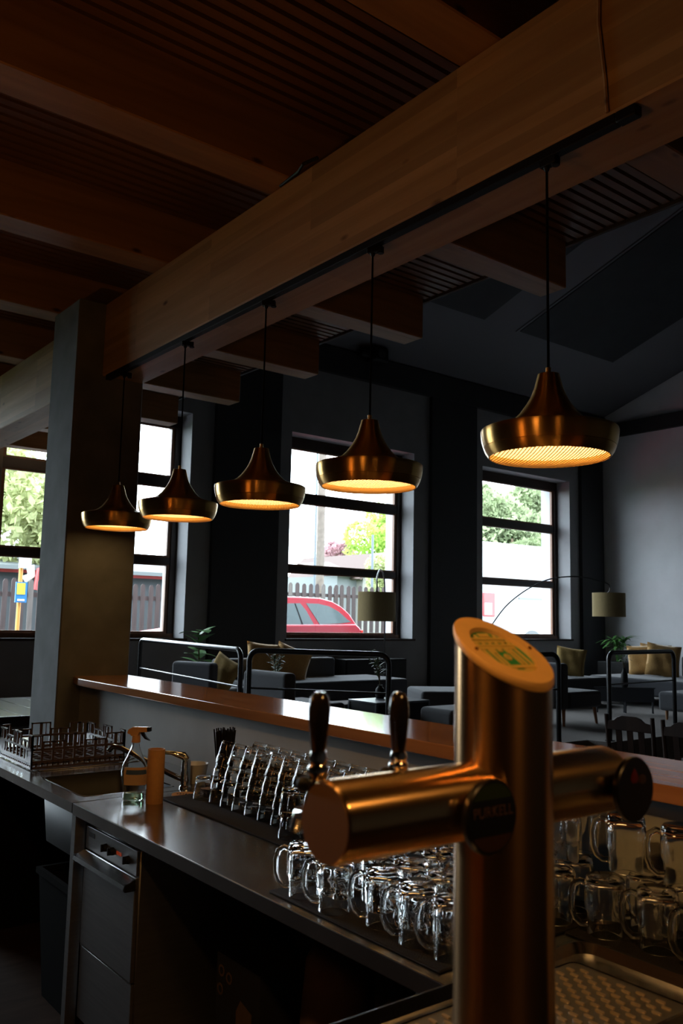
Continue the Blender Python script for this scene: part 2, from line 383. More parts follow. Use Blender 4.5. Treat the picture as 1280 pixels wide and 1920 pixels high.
# ------------------------------------------------------------------ windows
def window(n, xa, xb, door=False):
    WZ0 = DZ0 if door else globals()['WZ0']
    w_ = struct(MB().box(xa, xb, 11.52, 11.60, WZ0, WZ0+.06).build('added_door_1' if door else 'window_%d' % n, m_frame, smooth=False))  # the door case is the unseen opening added for daylight
    z0, z1 = WZ0+.0, WZ1
    fr = MB()
    fr.box(xa, xa+.09, 11.53, 11.62, z0+.06, z1); fr.box(xb-.09, xb, 11.53, 11.62, z0+.06, z1); fr.box(xa+.09, xb-.09, 11.53, 11.62, z1-.18, z1)
    fr.build('window_frame', m_frame_d, w_, smooth=False)
    for za, zb in ((3.52, 3.66), (2.365, 2.465)):
        MB().box(xa+.09, xb-.09, 11.54, 11.61, za, zb).build('transom', m_frame_d, w_, smooth=False)
    MB().box(xa-.03, xb+.05, WY-.03, 11.53, WZ0-.035, WZ0).build('window_sill', m_chairwood, w_, smooth=False)
    for za, zb in ((WZ0+.06, 2.365), (2.465, 3.52), (3.66, z1-.18)):
        s_ = MB(); e = .055
        s_.box(xa+.09, xb-.09, 11.555, 11.605, za, za+.03); s_.box(xa+.09, xb-.09, 11.555, 11.605, zb-.02, zb)
        s_.box(xa+.09, xa+.09+e, 11.555, 11.605, za+.03, zb-.02); s_.box(xb-.09-e, xb-.09, 11.555, 11.605, za+.03, zb-.02)
        so = s_.build('sash', m_frame, w_, smooth=False)
        MB().box(xa+.09+e, xb-.09-e, 11.578, 11.584, za+.03, zb-.02).build('pane', m_pane, so, smooth=False)
for i, (a, c) in enumerate(WIN): window(i, a, c, i == 0)

# ================================================================== PENDANTS ON THE TRACK
TX = 2.153
track = thing('light_track', 'black light track screwed under the wooden beam', 'light track', (TX, 3.3, BZ))
MB().box(TX-.018, TX+.018, 1.43, 5.27, BZ-.034, BZ).build('rail', m_blackmat, track, bevel=.003, segs=1)
MB().box(TX-.019, TX+.019, 1.36, 1.43, BZ-.036, BZ).build('end_feed', m_blackmat, track, bevel=.004, segs=1)
m_bulb = mat('warm_diffuser', (1, .8, .5), .5, emit=(1, .58, .20), estr=4.6)
PROF = [(r, z*1.09) for r, z in [(.034, 0), (.045, -.04), (.055, -.065), (.070, -.09), (.092, -.118), (.113, -.137), (.132, -.147), (.165, -.156), (.2075, -.1655)]]
RING = [(.2075, -.1804), (.2120, -.1825), (.2133, -.187), (.2130, -.197), (.2105, -.218), (.2050, -.2375), (.2035, -.2385), (.2042, -.2400), (.1985, -.2545), (.1885, -.2695)]
def make_pendant():
    root = thing('pendant_lamp', '-', 'lamp')
    zt = 0.
    MB().lathe(PROF, 64, caps=False).build('shade', m_brass, root, angle=60)
    inn = [(r-.003, z-.002) for r, z in PROF]
    rg = MB().lathe(RING+[(.1855, -.269), (.195, -.254), (.201, -.238), (.2085, -.20), (.2085, -.188), (.203, -.1830)], 64, caps=False)
    rg.build('shade_ring', m_brass, root, angle=24)
    MB().lathe(inn+[(.206, -.19), (.204, -.21), (.198, -.238), (.185, -.266)], 48, caps=False).build('reflector', m_brass_in, root)
    MB().lathe([(.0, .022), (.0085, .022), (.0085, .0), (.012, -.002), (.034, -.003), (.0, -.004)], 24).build('cap', m_brass, root, angle=30)
    MB().cyl((0, 0, .02), (0, 0, .705), .0042, n=8).build('cord', m_black_felt, root)
    MB().lathe([(0, -.252), (.10, -.250), (.194, -.243), (.194, -.241), (.10, -.246), (0, -.248)], 40).build('diffuser', m_bulb, root)
    ad = MB(); ad.box(-.014, .014, -.045, .02, .70, .7235); ad.cyl((0, -.0, .685), (0, 0, .70), .006, .012, n=12); ad.cyl((0, -.036, .692), (0, -.036, .70), .014, n=14)
    ad.build('track_adapter', m_blackmat, root, bevel=.002, segs=1)
    # shallow dished lattice closing the bottom: two families of flat wires
    g = MB(); Rg = .186; p = .0105; wv = .0015; zc = lambda x, y: -.2685-.014*(1-(x*x+y*y)/(Rg*Rg))
    k = int(Rg/p)
    for fam in range(2):
        a = R(45 if fam else -45)+.15; dx, dy = math.cos(a), math.sin(a); nx, ny = -dy, dx
        for i in range(-k, k+1):
            d = i*p; h = math.sqrt(max(0, Rg*Rg-d*d))
            if h < .01: continue
            seg = max(2, int(h/.03)); vs = []; fs = []
            for j in range(seg+1):
                t = -h+2*h*j/seg; x, y = dx*t+nx*d, dy*t+ny*d; z = zc(x, y)+fam*.001
                vs += [(x-nx*wv, y-ny*wv, z), (x+nx*wv, y+ny*wv, z), (x+nx*wv, y+ny*wv, z+.0007), (x-nx*wv, y-ny*wv, z+.0007)]
            for j in range(seg):
                for q in range(4): fs.append((j*4+q, j*4+(q+1) % 4, j*4+4+(q+1) % 4, j*4+4+q))
            g.add(vs, fs)
    tag(g.build('lattice', mat('lattice_brass', (.38, .22, .07), .4, .8), root, smooth=False), kind='stuff')
    return root
pd_lab = ['brass pendant lamp nearest the camera, at the right', 'second nearest brass pendant lamp, in front of the middle window',
          'third of the five brass pendant lamps', 'fourth brass pendant lamp, overlapping the farthest one', 'farthest brass pendant lamp, in front of the concrete pillar']
pend = make_pendant()
for i, y in enumerate((1.702, 2.588, 3.383, 4.204, 5.012)):
    o = pend if i == 0 else copy_tree(pend)
    o.location = (TX, y, 2.432); tag(o, pd_lab[i], 'lamp', 'brass pendants over the bar'); o.rotation_euler.z = .4*i
# unseen globe lamp left of the camera, added for the warm glow
m_globe = mat('added_globe_lit', (1, .8, .55), .4, emit=(1, .38, .085), estr=6)
def globe(loc, lab):
    t = thing('added_globe_pendant', lab, 'lamp', loc, 'added unseen globe lamps beside the camera')
    MB().ell(loc, .13, .13, .13, 24, 16).build('globe', m_globe, t)
    MB().cyl(Vector(loc)+Vector((0, 0, .12)), (loc[0], loc[1], SLZ), .004, n=8).build('cord', m_blackmat, t)
    MB().cyl(Vector(loc)+Vector((0, 0, .12)), Vector(loc)+Vector((0, 0, .16)), .03, n=16).build('cap', m_brass, t)
globe((-.45, 1.9, 2.2), 'unseen opal globe lamp added for warm light left of the camera')
def added_dome_pendant(dl, lab, e_):  # unseen pendants, added to light the tower and near counter warmly
    dl = Vector(dl); t = thing('added_dome_pendant', lab, 'lamp', dl, 'added unseen dome pendants over the near counter')
    MB().lathe([(.02, .16), (.06, .15), (.12, .11), (.155, .05), (.165, 0), (.162, 0), (.15, .05), (.115, .105), (.058, .145), (.02, .155)], 40, dl, caps=False).build('dome', m_blackmat, t)
    MB().ell(dl+Vector((0, 0, .045)), .045, .045, .055, 20, 14).build('bulb', mat('added_bulb_lit_%d' % e_, (1, .8, .5), .4, emit=(1, .50, .15), estr=e_), t)
    MB().cyl(dl+Vector((0, 0, .09)), dl+Vector((0, 0, .16)), .02, n=16).build('holder', m_blackmat, t)
    MB().cyl(dl+Vector((0, 0, .155)), (dl.x, dl.y, SLZ), .004, n=8).build('cord', m_blackmat, t)
added_dome_pendant((.10, 1.0, 2.5), 'unseen black dome pendant added for warm light left of the camera', 420)
added_dome_pendant((.70, -.20, 2.38), 'unseen black dome pendant added for warm light right of the camera', 150)
# unseen uplighter added to warm beam and joists from below; back bar carries it
ul = Vector((-.55, 2.0, .92))
bb = thing('back_bar', 'dark back bar counter left of the camera', 'counter', (-.75, 1.9, 0))
MB().box(-1.05, -.40, .9, 3.0, 0, .88).build('carcass', m_dark, bb, smooth=False)
MB().box(-1.07, -.38, .88, 3.02, .88, .92).build('top', m_shelf, bb, bevel=.004)
t = thing('added_uplighter', 'unseen black uplighter added on the back bar to warm the ceiling', 'lamp', ul)
MB().lathe([(0, 0), (.10, 0), (.10, .02), (.015, .03), (.015, .42), (0, .42)], 28, ul).build('stand', m_blackmat, t)
MB().lathe([(.02, .42), (.09, .43), (.15, .47), (.17, .53), (.167, .53), (.147, .475), (.088, .437), (.02, .428)], 40, ul, closed=True).build('bowl', m_blackmat, t)
MB().ell(ul+Vector((0, 0, .475)), .042, .042, .045, 20, 14).build('bulb', mat('added_uplighter_bulb', (1, .8, .5), .4, emit=(1, .42, .10), estr=270), t)

# ================================================================== BAR COUNTERS
WT = .90
wt = thing('steel_worktop', 'brushed steel worktop with the glass mats, turning towards the beer tower', 'worktop', (1.7, 2.3, WT-.045))
MB().prism([(.30, .42), (2.085, .42), (2.085, 3.405), (1.342, 3.405), (1.342, 1.336), (.30, 1.336)], WT-.045, WT).build('top', m_steel, wt, bevel=.004, segs=2)
MB().box(.40, 2.05, .50, .56, 0, WT-.045).build('front_panel', m_dark, wt, smooth=False)
for (x, y) in ((1.40, 1.45), (2.0, 1.45)):
    MB().box(x-.02, x+.02, y-.02, y+.02, 0, WT-.045).build('leg', m_steel_d, wt, bevel=.003, segs=1)
# sink unit
sk = thing('sink_unit', 'steel sink unit with drainer under the dish rack', 'sink', (1.7, 4.3, WT-.045))
SY0, SY1, SX0, SX1 = 3.485, 3.985, 1.42, 1.83
b = MB()
zt, zb_ = WT, WT-.04
for bx in ((1.342, SX0, 3.41, 5.28), (SX1, 2.085, 3.41, 5.28), (SX0, SX1, 3.41, SY0), (SX0, SX1, SY1, 5.28)): b.box(*bx, zb_, zt)
b.build('top', m_steel, sk, smooth=False)
bs = MB(); dz = .26; t_ = .004
def rr(x0, x1, y0, y1, r, n=6):
    pts = []
    for cx, cy_, a0 in ((x1-r, y1-r, 0), (x0+r, y1-r, 90), (x0+r, y0+r, 180), (x1-r, y0+r, 270)):
        for i in range(n+1): a = R(a0+90*i/n); pts.append((cx+r*math.cos(a), cy_+r*math.sin(a)))
    return pts
o1 = rr(SX0, SX1, SY0, SY1, .05); o2 = rr(SX0+.02, SX1-.02, SY0+.02, SY1-.02, .05)
n = len(o1)
vs = [(x, y, WT-.003) for x, y in o1]+[(x, y, WT-dz) for x, y in o2]
bs.add(vs, [(i, (i+1) % n, n+(i+1) % n, n+i) for i in range(n)]+[tuple(range(n, 2*n))])
bo = bs.build('basin', mat('basin_steel', (.05, .05, .05), .45, 1.), sk); md = bo.modifiers.new('s', 'SOLIDIFY'); md.thickness = .006; md.offset = 1
cr = MB()     # filler corners around the rounded opening
rim = rr(SX0-.008, SX1+.008, SY0-.008, SY1+.008, .055)
for i in range(n):
    j = (i+1) % n
    cr.add([(*o1[i], WT+.002), (*o1[j], WT+.002), (*rim[j], WT+.001), (*rim[i], WT+.001)], [(0, 1, 2, 3)])
cr.build('basin_rim', m_steel, sk)
for (x, y) in ((1.385, 3.435), (1.385, 5.2), (2.05, 5.2), (2.05, 3.435)):
    MB().box(x-.022, x+.022, y-.022, y+.022, 0, zb_).build('leg', m_steel_d, sk, bevel=.003, segs=1)
for k in range(8):
    MB().box(1.46, 1.98, 4.14+k*.09, 4.16+k*.09, WT, WT+.004).build('drainer_rib', m_steel, sk, bevel=.0015, segs=1)
# ---- mixer tap on the sink
tp = thing('mixer_tap', 'chrome mixer tap with a long slanting spout at the sink', 'tap', (1.855, 3.44, WT))
MB().lathe([(.0, 0), (.026, 0), (.026, .006), (.021, .012), (.021, .105), (.019, .118), (.0, .122)], 28, (1.855, 3.44, WT)).build('body', m_chrome, tp, angle=35)
MB().tube([(1.855, 3.44, WT+.03), (1.81, 3.50, WT+.055), (1.72, 3.62, WT+.115), (1.665, 3.69, WT+.15), (1.64, 3.72, WT+.155), (1.625, 3.735, WT+.135)], [.013, .012, .011, .011, .011, .011], 14).build('spout', m_chrome, tp)
MB().tube([(1.855, 3.44, WT+.118), (1.845, 3.445, WT+.135), (1.80, 3.47, WT+.148), (1.765, 3.49, WT+.15)], [.019, .018, .009, .007], 14).build('lever', m_chrome, tp)
# ---- dish rack
rk = thing('dish_rack', 'brown plastic dishwasher rack with cut-out sides on the drainer', 'dish rack', (1.66, 4.42, WT+.004))
rx0, rx1, ry0, ry1, rz = 1.43, 1.90, 4.17, 4.66, WT+.006
b = MB()
for i in range(9): b.box(rx0, rx1, ry0+.058*i, ry0+.058*i+.008, rz+.018, rz+.026)
for i in range(9): b.box(rx0+.056*i, rx0+.056*i+.008, ry0, ry1, rz+.018, rz+.026)
b.build('base_grid', m_rack, rk, smooth=False)
hts = [.185, .15, .15, .185, .185, .145, .145, .175, .175]
for side in range(4):
    s_ = MB(); L_ = (rx1-rx0) if side < 2 else (ry1-ry0)
    def pb(a, c_, z0, z1, th=.008):
        if side == 0: s_.box(rx0+a, rx0+c_, ry0, ry0+th, rz+z0, rz+z1)
        elif side == 1: s_.box(rx0+a, rx0+c_, ry1-th, ry1, rz+z0, rz+z1)
        elif side == 2: s_.box(rx0, rx0+th, ry0+a, ry0+c_, rz+z0, rz+z1)
        else: s_.box(rx1-th, rx1, ry0+a, ry0+c_, rz+z0, rz+z1)
    _pb = pb
    def pb(a, c_, z0, z1, th=.008): _pb(a, c_, z0*.84, z1*.84, th)
    pb(0, L_, 0, .012); pb(0, L_, .032, .046); pb(0, L_, .100, .112, .016)
    nseg = 9; st = L_/nseg
    for i in range(nseg*2+1): pb(max(0, st*i/2-.004), min(L_, st*i/2+.004), .012, .034)
    for i in range(nseg+1): pb(max(0, st*i-.005), min(L_, st*i+.005), .046, .100)
    for i, h in enumerate(hts):
        a, c_ = st*i, st*(i+1)
        pb(a, a+.008, .112, h); pb(c_-.008, c_, .112, h); pb(a, c_, h-.008, h)
        if i in (0, 4, 8): pb(a+st*.45, a+st*.55, .112, h-.008)
    if side >= 2: pb(.0, st*1.6, .046, .1); pb(L_-st*1.6, L_, .046, .1)
    s_.build('side_wall', m_rack, rk, smooth=False)
# ---- spray bottle
sx, sy = 1.565, 3.335
sp = thing('spray_bottle', 'clear spray bottle with a little green cleaner and orange trigger head', 'spray bottle', (sx, sy, WT))
def ovl(prof, n=28, fl=.62, ang=.9, c=(sx, sy, WT)):
    b = MB(); b.lathe(prof, n); ca, sa = math.cos(ang), math.sin(ang)
    b.v = [Vector((v.x*ca-v.y*fl*sa, v.x*sa+v.y*fl*ca, v.z))+Vector(c) for v in b.v]; return b
bp = [(.0, .001), (.040, .001), (.045, .008), (.043, .03), (.052, .085), (.055, .11), (.049, .14), (.033, .172), (.021, .20), (.017, .215), (.016, .23)]
ovl(bp+[(.013, .23)]+[(max(.0, r-.003), z+.002) for r, z in bp[::-1]][1:], ang=-.66).build('bottle', m_glass, sp)
ovl([(.0, .004), (.038, .004), (.0415, .010), (.0395, .028), (.0, .029)], ang=-.66).build('liquid', mat('green_cleaner', (.55, .85, .55), .0, trans=1., ior=1.33), sp)
lb = ovl([(.0535, .062), (.0565, .09), (.0580, .11), (.054, .132)], ang=-.66, fl=.66)
lb.f = [f for f in lb.f if len(f) == 4]
lb.f = [f for f in lb.f if (sum((lb.v[i] for i in f), Vector())/4-Vector((sx, sy, WT+.1))).dot(Vector((-.4, -.9, 0))) > .020]
lab_o = lb.build('label', mat('bottle_label', (.62, .42, .26), .6), sp)
l2 = ovl([(.0573, .104), (.0588, .110), (.0565, .122)], ang=-.66, fl=.665); l2.f = [f for f in l2.f if len(f) == 4]
l2.f = [f for f in l2.f if (sum((l2.v[i] for i in f), Vector())/4-Vector((sx, sy, WT+.1))).dot(Vector((-.4, -.9, 0))) > .028]
l2.build('label_emblem', mat('label_blue', (.05, .10, .22), .5), sp)
hd = MB(); hx = Vector((.66, -.75, 0)).normalized(); hy = Vector((.75, .66, 0))
base = Vector((sx, sy, WT))
hd.cyl(base+Vector((0, 0, .226)), base+Vector((0, 0, .256)), .019, .017, 20)
q = [(-.035, .262), (-.030, .278), (-.012, .288), (.050, .290), (.052, .270), (.018, .268), (.012, .252), (-.018, .252), (-.022, .258)]
hd.prism3([base+hx*u-hy*.013+Vector((0, 0, z)) for u, z in q], hy*.026)
hd.build('trigger_head', mat('trigger_plastic', (.72, .40, .20), .4), sp, bevel=.003)
tr = MB().prism3([base+hx*u-hy*.006+Vector((0, 0, z)) for u, z in ((.020, .268), (.034, .268), (.044, .25), (.062, .236), (.040, .242), (.026, .256))], hy*.012)
tr.build('trigger', m_blackmat, sp)
MB().prism3([base+hx*u-hy*.012+Vector((0, 0, z)) for u, z in ((.050, .289), (.062, .289), (.062, .272), (.050, .272))], hy*.024).build('nozzle', m_blackmat, sp, bevel=.002)
# ---- paper roll, coaster, notes, bowl, jigger
ro = MB().lathe([(.033, 0), (.034, .002), (.034, .208), (.033, .21), (.029, .21), (.028, .2), (.028, .002)], 40, (1.610, 3.235, WT), closed=True).build('cardboard_roll', m_tan)
tag(ro, 'upright tan cardboard roll beside the spray bottle', 'roll')
cs = thing('coaster', 'round tan beer coaster with dark print lying on the worktop', 'coaster', (1.775, 3.30, WT))
MB().lathe([(0, 0), (.050, 0), (.0505, .001), (.0505, .005), (.050, .006), (0, .006)], 40, (1.775, 3.30, WT)).build('disc', m_tan, cs)
ink = mat('coaster_ink', (.03, .02, .015), .7)
b = MB()
for i, (u, h_) in enumerate(((-.026, .012), (-.014, .016), (-.002, .010), (.010, .016), (.022, .012))):
    c = Vector((1.775, 3.30, WT+.0062))+rt0*u; b.obox(c, rt0*.0035, Vector((-rt0.y, rt0.x, 0))*h_*.5, (0, 0, .0004))
b.build('print', ink, cs, smooth=False)
nb = thing('note_block', 'small stack of pale paper coasters by the mixer tap', 'paper stack', (1.852, 3.215, WT))
for k in range(5):
    a = .15*math.sin(k*2.1)
    MB().obox((1.852, 3.215, WT+.004+k*.0065), Vector((math.cos(a), math.sin(a), 0))*.032, Vector((-math.sin(a), math.cos(a), 0))*.032, (0, 0, .003)).build('sheet', mat('pale_paper', (.55, .38, .27), .8), nb, smooth=False)
bw = MB().lathe([(.0, 0), (.040, 0), (.044, .004), (.057, .078), (.060, .085), (.056, .085), (.053, .078), (.040, .008), (.0, .006)], 48, (1.945, 3.52, WT), flute=lambda i, a: 1-.025*abs(math.sin(12*a)) if i in (2, 3) else 1.).build('white_bowl', m_white)
tag(bw, 'ribbed white ceramic bowl behind the mixer tap', 'bowl')
jg = MB().lathe([(.0, 0), (.017, 0), (.018, .003), (.026, .062), (.027, .065), (.025, .065), (.016, .006), (.0, .006)], 28, (1.90, 3.30, WT)).build('jigger_cup', m_steel)
tag(jg, 'small steel measuring cup behind the coaster', 'cup')
# ---- mats
tag(MB().box(1.665, 2.06, 2.16, 3.29, WT, WT+.006).build('bar_mat', m_rubber, bevel=.002, segs=1), 'black rubber mat under the stacked tumblers', 'mat')
tag(MB().box(1.372, 2.06, 1.385, 2.045, WT, WT+.006).build('bar_mat', m_rubber, bevel=.002, segs=1), 'black rubber mat under the beer mugs left of the tower', 'mat')
tag(MB().box(1.79, 2.06, .70, 1.38, WT, WT+.006).build('bar_mat', m_rubber, bevel=.002, segs=1), 'black rubber mat under the beer mugs right of the tower', 'mat')
# ---- straws in a glass
MZ = WT+.006
sg = thing('straw_glass', 'tall glass holding black drinking straws', 'glass', (1.885, 3.165, MZ))
MB().lathe([(.0, 0), (.030, 0), (.036, .12), (.034, .12), (.028, .008), (0, .008)], 28, (1.885, 3.165, MZ)).build('glass', m_glass, sg)
random.seed(3)
for k in range(64):
    a = random.uniform(0, 6.28); r0 = random.uniform(0, .022); r1 = r0*1.3+random.uniform(.002, .014)
    if k < 4: a, r0, r1 = 2.2+k*.2, .022, .05-.012*k
    c = Vector((1.885, 3.165, MZ+.012))
    st = tag(MB().cyl(c+Vector((r0*math.cos(a), r0*math.sin(a), 0)), c+Vector((r1*math.cos(a+.15), r1*math.sin(a+.15), .255+random.uniform(-.01, .012))), .0032, n=6).build('straw', m_blackmat),
             'thin black straw in the tall straw glass', 'straw', 'black straws in the glass')
# ---- tumblers, upside down in stepped rows
def tumbler_mesh():
    H_ = .088; P = [(.0, 0), (.0, .0)]
    outer = [(.0395, .0), (.0400, .002), (.0385, .022), (.0380, .026), (.0365, .030), (.0335, .060), (.0315, .078), (.0300, .085), (.027, .088), (.0, .088)]
    inner = [(.0, .078), (.024, .078), (.027, .074), (.0305, .055), (.0345, .028), (.0368, .020), (.0380, .001)]
    def fl(i, a):
        return 1-.035*abs(math.sin(4.5*a)) if 4 <= i <= 6 else 1.0
    return MB().lathe(outer+inner, 36, closed=True, flute=fl).mesh('tumbler', m_glass, angle=50)
tm = tumbler_mesh()
def put_tumbler(x, y, z, tilt, lab, grp, rz=0.):
    o = bpy.data.objects.new('tumbler', tm); COL.objects.link(o); o.location = (x, y, z); o.rotation_euler = (0, tilt, rz)
    o.rotation_mode = 'XYZ'; tag(o, lab, 'glass', grp)
random.seed(11)
ORD = ['first', 'second', 'third', 'fourth', 'fifth', 'sixth', 'seventh', 'eighth', 'ninth', 'tenth', 'eleventh']
LV = ['bottom', 'second', 'third', 'top']
for row, x in (('front', 1.812), ('back', 1.905)):
    for k in range(11):
        y = 2.195+.0885*k+random.uniform(-.002, .002); f_ = random.uniform(.9, 1.1); px_, pz_ = x, MZ+.002
        if row == 'back' and k > 9: continue
        for q in range(4):
            tl = R((2, 8, 12, 14)[q]*f_)
            put_tumbler(px_, y, pz_, tl, '%s tumbler of the %s nested stack from the straw glass, %s row' % (LV[q], ORD[10-k], row), 'nested tumblers on the mat')
            tn = R(((2, 8, 12, 14, 14)[q]+(2, 8, 12, 14, 14)[q+1])*.5*f_); px_ += .0495*math.sin(tn); pz_ += .0495*math.cos(tn)
for q in (0, 1):
    put_tumbler(1.737, 2.475, MZ+q*.076, 0, ['lower tumbler of the lone pair standing in front of the stacked rows', 'upper tumbler of the lone pair standing in front of the stacked rows'][q], None)
put_tumbler(1.800, 3.185, MZ, 0, 'single upturned tumbler next to the straw glass', None)
# ---- beer mugs, upside down
def make_mug():
    root = thing('beer_mug', '-', 'mug')
    def fl(i, a):
        return 1-.07*max(0, math.sin(8*a))**.7 if i in (5, 6, 7) else 1.0
    outer = [(.040, .0), (.0415, .002), (.0418, .030), (.043, .050), (.047, .056), (.0485, .066), (.049, .090), (.048, .118), (.0455, .130), (.040, .136), (.0, .134)]
    inner = [(.0, .118), (.030, .118), (.036, .110), (.039, .09), (.0385, .05), (.0375, .001)]
    MB().lathe(outer+inner, 40, closed=True, flute=fl).build('body', m_glass, root, angle=55)
    MB().tube([(.038, 0, .115), (.058, 0, .122), (.074, 0, .112), (.080, 0, .088), (.079, 0, .055), (.070, 0, .033), (.056, 0, .022), (.037, 0, .024)], [.008, .0075, .0075, .0075, .0075, .0075, .0075, .008], 10).build('handle', m_glass, root)
    return root
mug = make_mug(); used = [0]
def put_mug(x, y, lv, az, lab, grp):
    o = mug if not used[0] else copy_tree(mug); used[0] = 1
    o.location = (x, y, MZ+lv*.137); o.rotation_euler.z = az; tag(o, lab, 'mug', grp)
random.seed(5)
AZ = R(128)
front = [(1.425, 1.955), (1.418, 1.812), (1.452, 1.662), (1.440, 1.528), (1.445, 1.418)]
fl_ = ['front beer mug farthest from the tower', 'second front beer mug from the far end', 'third front beer mug from the far end', 'front beer mug one before the tower', 'front beer mug right beside the tower']
for (x, y), l_ in zip(front, fl_): put_mug(x, y, 0, AZ+random.uniform(-.25, .25), 'upturned glass '+l_, 'mugs left of the tower')
for r_, x in enumerate((1.565, 1.70, 1.83, 1.955)):
    for k in range(5):
        y = 1.435+.128*k+random.uniform(-.006, .006)+(.03 if r_ % 2 else 0)
        if y > 2.03: continue
        put_mug(x+random.uniform(-.005, .005), y, 0, AZ+random.uniform(-.12, .12), 'upturned beer mug, %s row behind the front one, %s from the tower, bottom layer' % (ORD[r_], ORD[k]), 'mugs left of the tower')
        if r_ >= 1 and k < 4: put_mug(x+.045, y+.01, 1, AZ+random.uniform(-.12, .12), 'upturned beer mug on the upper layer, %s row back, %s from the tower' % (ORD[r_-1], ORD[k]), 'mugs left of the tower')
right = [(1.855, 1.31), (1.872, 1.18), (1.86, 1.05), (1.86, .92), (1.985, 1.28), (1.99, 1.165), (1.985, 1.03), (1.985, .9)]
rl = ['upturned beer mug in front, nearest the tray corner', 'upturned beer mug in front, second from the tray corner']
for i, (x, y) in enumerate(right):
    put_mug(x, y, 0, AZ+random.uniform(-.2, .2), rl[i] if i < 2 else 'upturned beer mug right of the tower, lower layer, %s row, %s from the far end' % (('front', 'back')[i//4], ORD[i % 4]), 'mugs right of the tower')
for i, (x, y) in enumerate(((1.93, 1.30), (1.94, 1.155), (1.935, 1.01))):
    put_mug(x, y, 1, AZ+random.uniform(-.2, .2), ['upturned beer mug on top of the others, right of the tower and leftmost', 'upturned beer mug on top of the others, near the right edge', 'upturned beer mug on top of the others, cut by the right edge'][i], 'upper mugs right of the tower')
# ---- drip tray
dt = thing('drip_tray', 'shallow steel drip tray with a slotted grid behind the beer tower', 'drip tray', (1.2, 1.1, WT))
TX0, TX1, TY0, TY1 = .55, 1.752, .87, 1.305
def loop_strip(b, a, za, c, zc_):
    n = len(a); base_ = len(b.v)
    b.add([(x, y, za) for x, y in a]+[(x, y, zc_) for x, y in c], [(i, (i+1) % n, n+(i+1) % n, n+i) for i in range(n)])
b = MB(); L0 = rr(TX0, TX1, TY0, TY1, .05); L1 = rr(TX0+.012, TX1-.012, TY0+.012, TY1-.012, .045); L2 = rr(TX0+.03, TX1-.03, TY0+.03, TY1-.03, .035)
loop_strip(b, L0, WT+.001, L0, WT+.020); loop_strip(b, L0, WT+.020, L1, WT+.024); loop_strip(b, L1, WT+.024, L2, WT+.006)
b.add([(x, y, WT+.006) for x, y in L2], [tuple(range(len(L2)))])
b.build('pan', m_steel, dt, angle=30)
gx0, gx1, gy0, gy1 = TX0+.10, 1.645, .965, 1.245
b = MB(); b.prism(rr(gx0, gx1, gy0, gy1, .02), WT+.0065, WT+.0105); b.build('grid_plate', m_steel_d, dt, bevel=.002)
b = MB(); q0 = rr(gx0-.006, gx1+.006, gy0-.006, gy1+.006, .026); q1 = rr(gx0+.002, gx1-.002, gy0+.002, gy1-.002, .02)
loop_strip(b, q0, WT+.006, q0, WT+.013); loop_strip(b, q0, WT+.013, q1, WT+.013); b.build('grid_rim', m_steel, dt)
b = MB(); k = 0
yy = gy0+.028
while yy < gy1-.02:
    xx = gx0+.03+(.017 if k % 2 else 0)
    while xx < gx1-.02:
        b.prism(rr(xx-.0042, xx+.0042, yy-.0105, yy+.0105, .004, 2), WT+.0105, WT+.0135); xx += .034
    yy += .0225; k += 1
tag(b.build('grid_slots', mat('slot_steel', (.72, .60, .44), .35, .7), dt, smooth=False), kind='stuff')

# ================================================================== BEER TOWER
tx, ty, TR = .837, .736, .0605
tw = thing('beer_tower', 'bronze T-shaped beer tower with a slanted gold emblem on top', 'beer tower', (tx, ty, WT))
ZC, TAN = 1.612, .62
def slant(x, y, o=0.): return ZC+o+TAN*(y-ty)
n = 64; vs = []; fs = []
for k in range(n):
    a = 2*math.pi*k/n; x, y = tx+TR*math.cos(a), ty+TR*math.sin(a)
    vs += [(x, y, WT+.02), (x, y, slant(x, y, -.008))]
for k in range(n): j = (k+1) % n; fs.append((2*k, 2*j, 2*j+1, 2*k+1))
MB().add(vs, fs+[tuple(2*k+1 for k in range(n))]).build('column', m_tower, tw, angle=50)
MB().lathe([(.0, 0), (.085, 0), (.085, .012), (.078, .02), (.0, .02)], 48, (tx, ty, WT)).build('base_flange', m_tower, tw)
pl = MB()
def ring_on_slant(b, prof):   # prof: (radius, offset along z)
    P = len(prof); vs = []; fs = []
    for r_, o_ in prof:
        for k in range(n):
            a = 2*math.pi*k/n; x, y = tx+r_*math.cos(a), ty+r_*math.sin(a); vs.append((x, y, slant(x, y, o_)))
    for i in range(P-1):
        for k in range(n): j = (k+1) % n; fs.append((i*n+k, i*n+j, (i+1)*n+j, (i+1)*n+k))
    b.add(vs, fs)
ring_on_slant(pl, [(.0575, -.008), (.0615, -.008), (.0625, -.005), (.0625, .0), (.0615, .003), (.0420, .003), (.0415, -.003)])
plo = pl.build('emblem_ring', m_plate, tw, angle=35)
d_ = MB(); ring_on_slant(d_, [(.0, -.003), (.0425, -.003)]); d_.build('emblem_disc', mat('emblem_green', (.02, .22, .07), .5), tw)
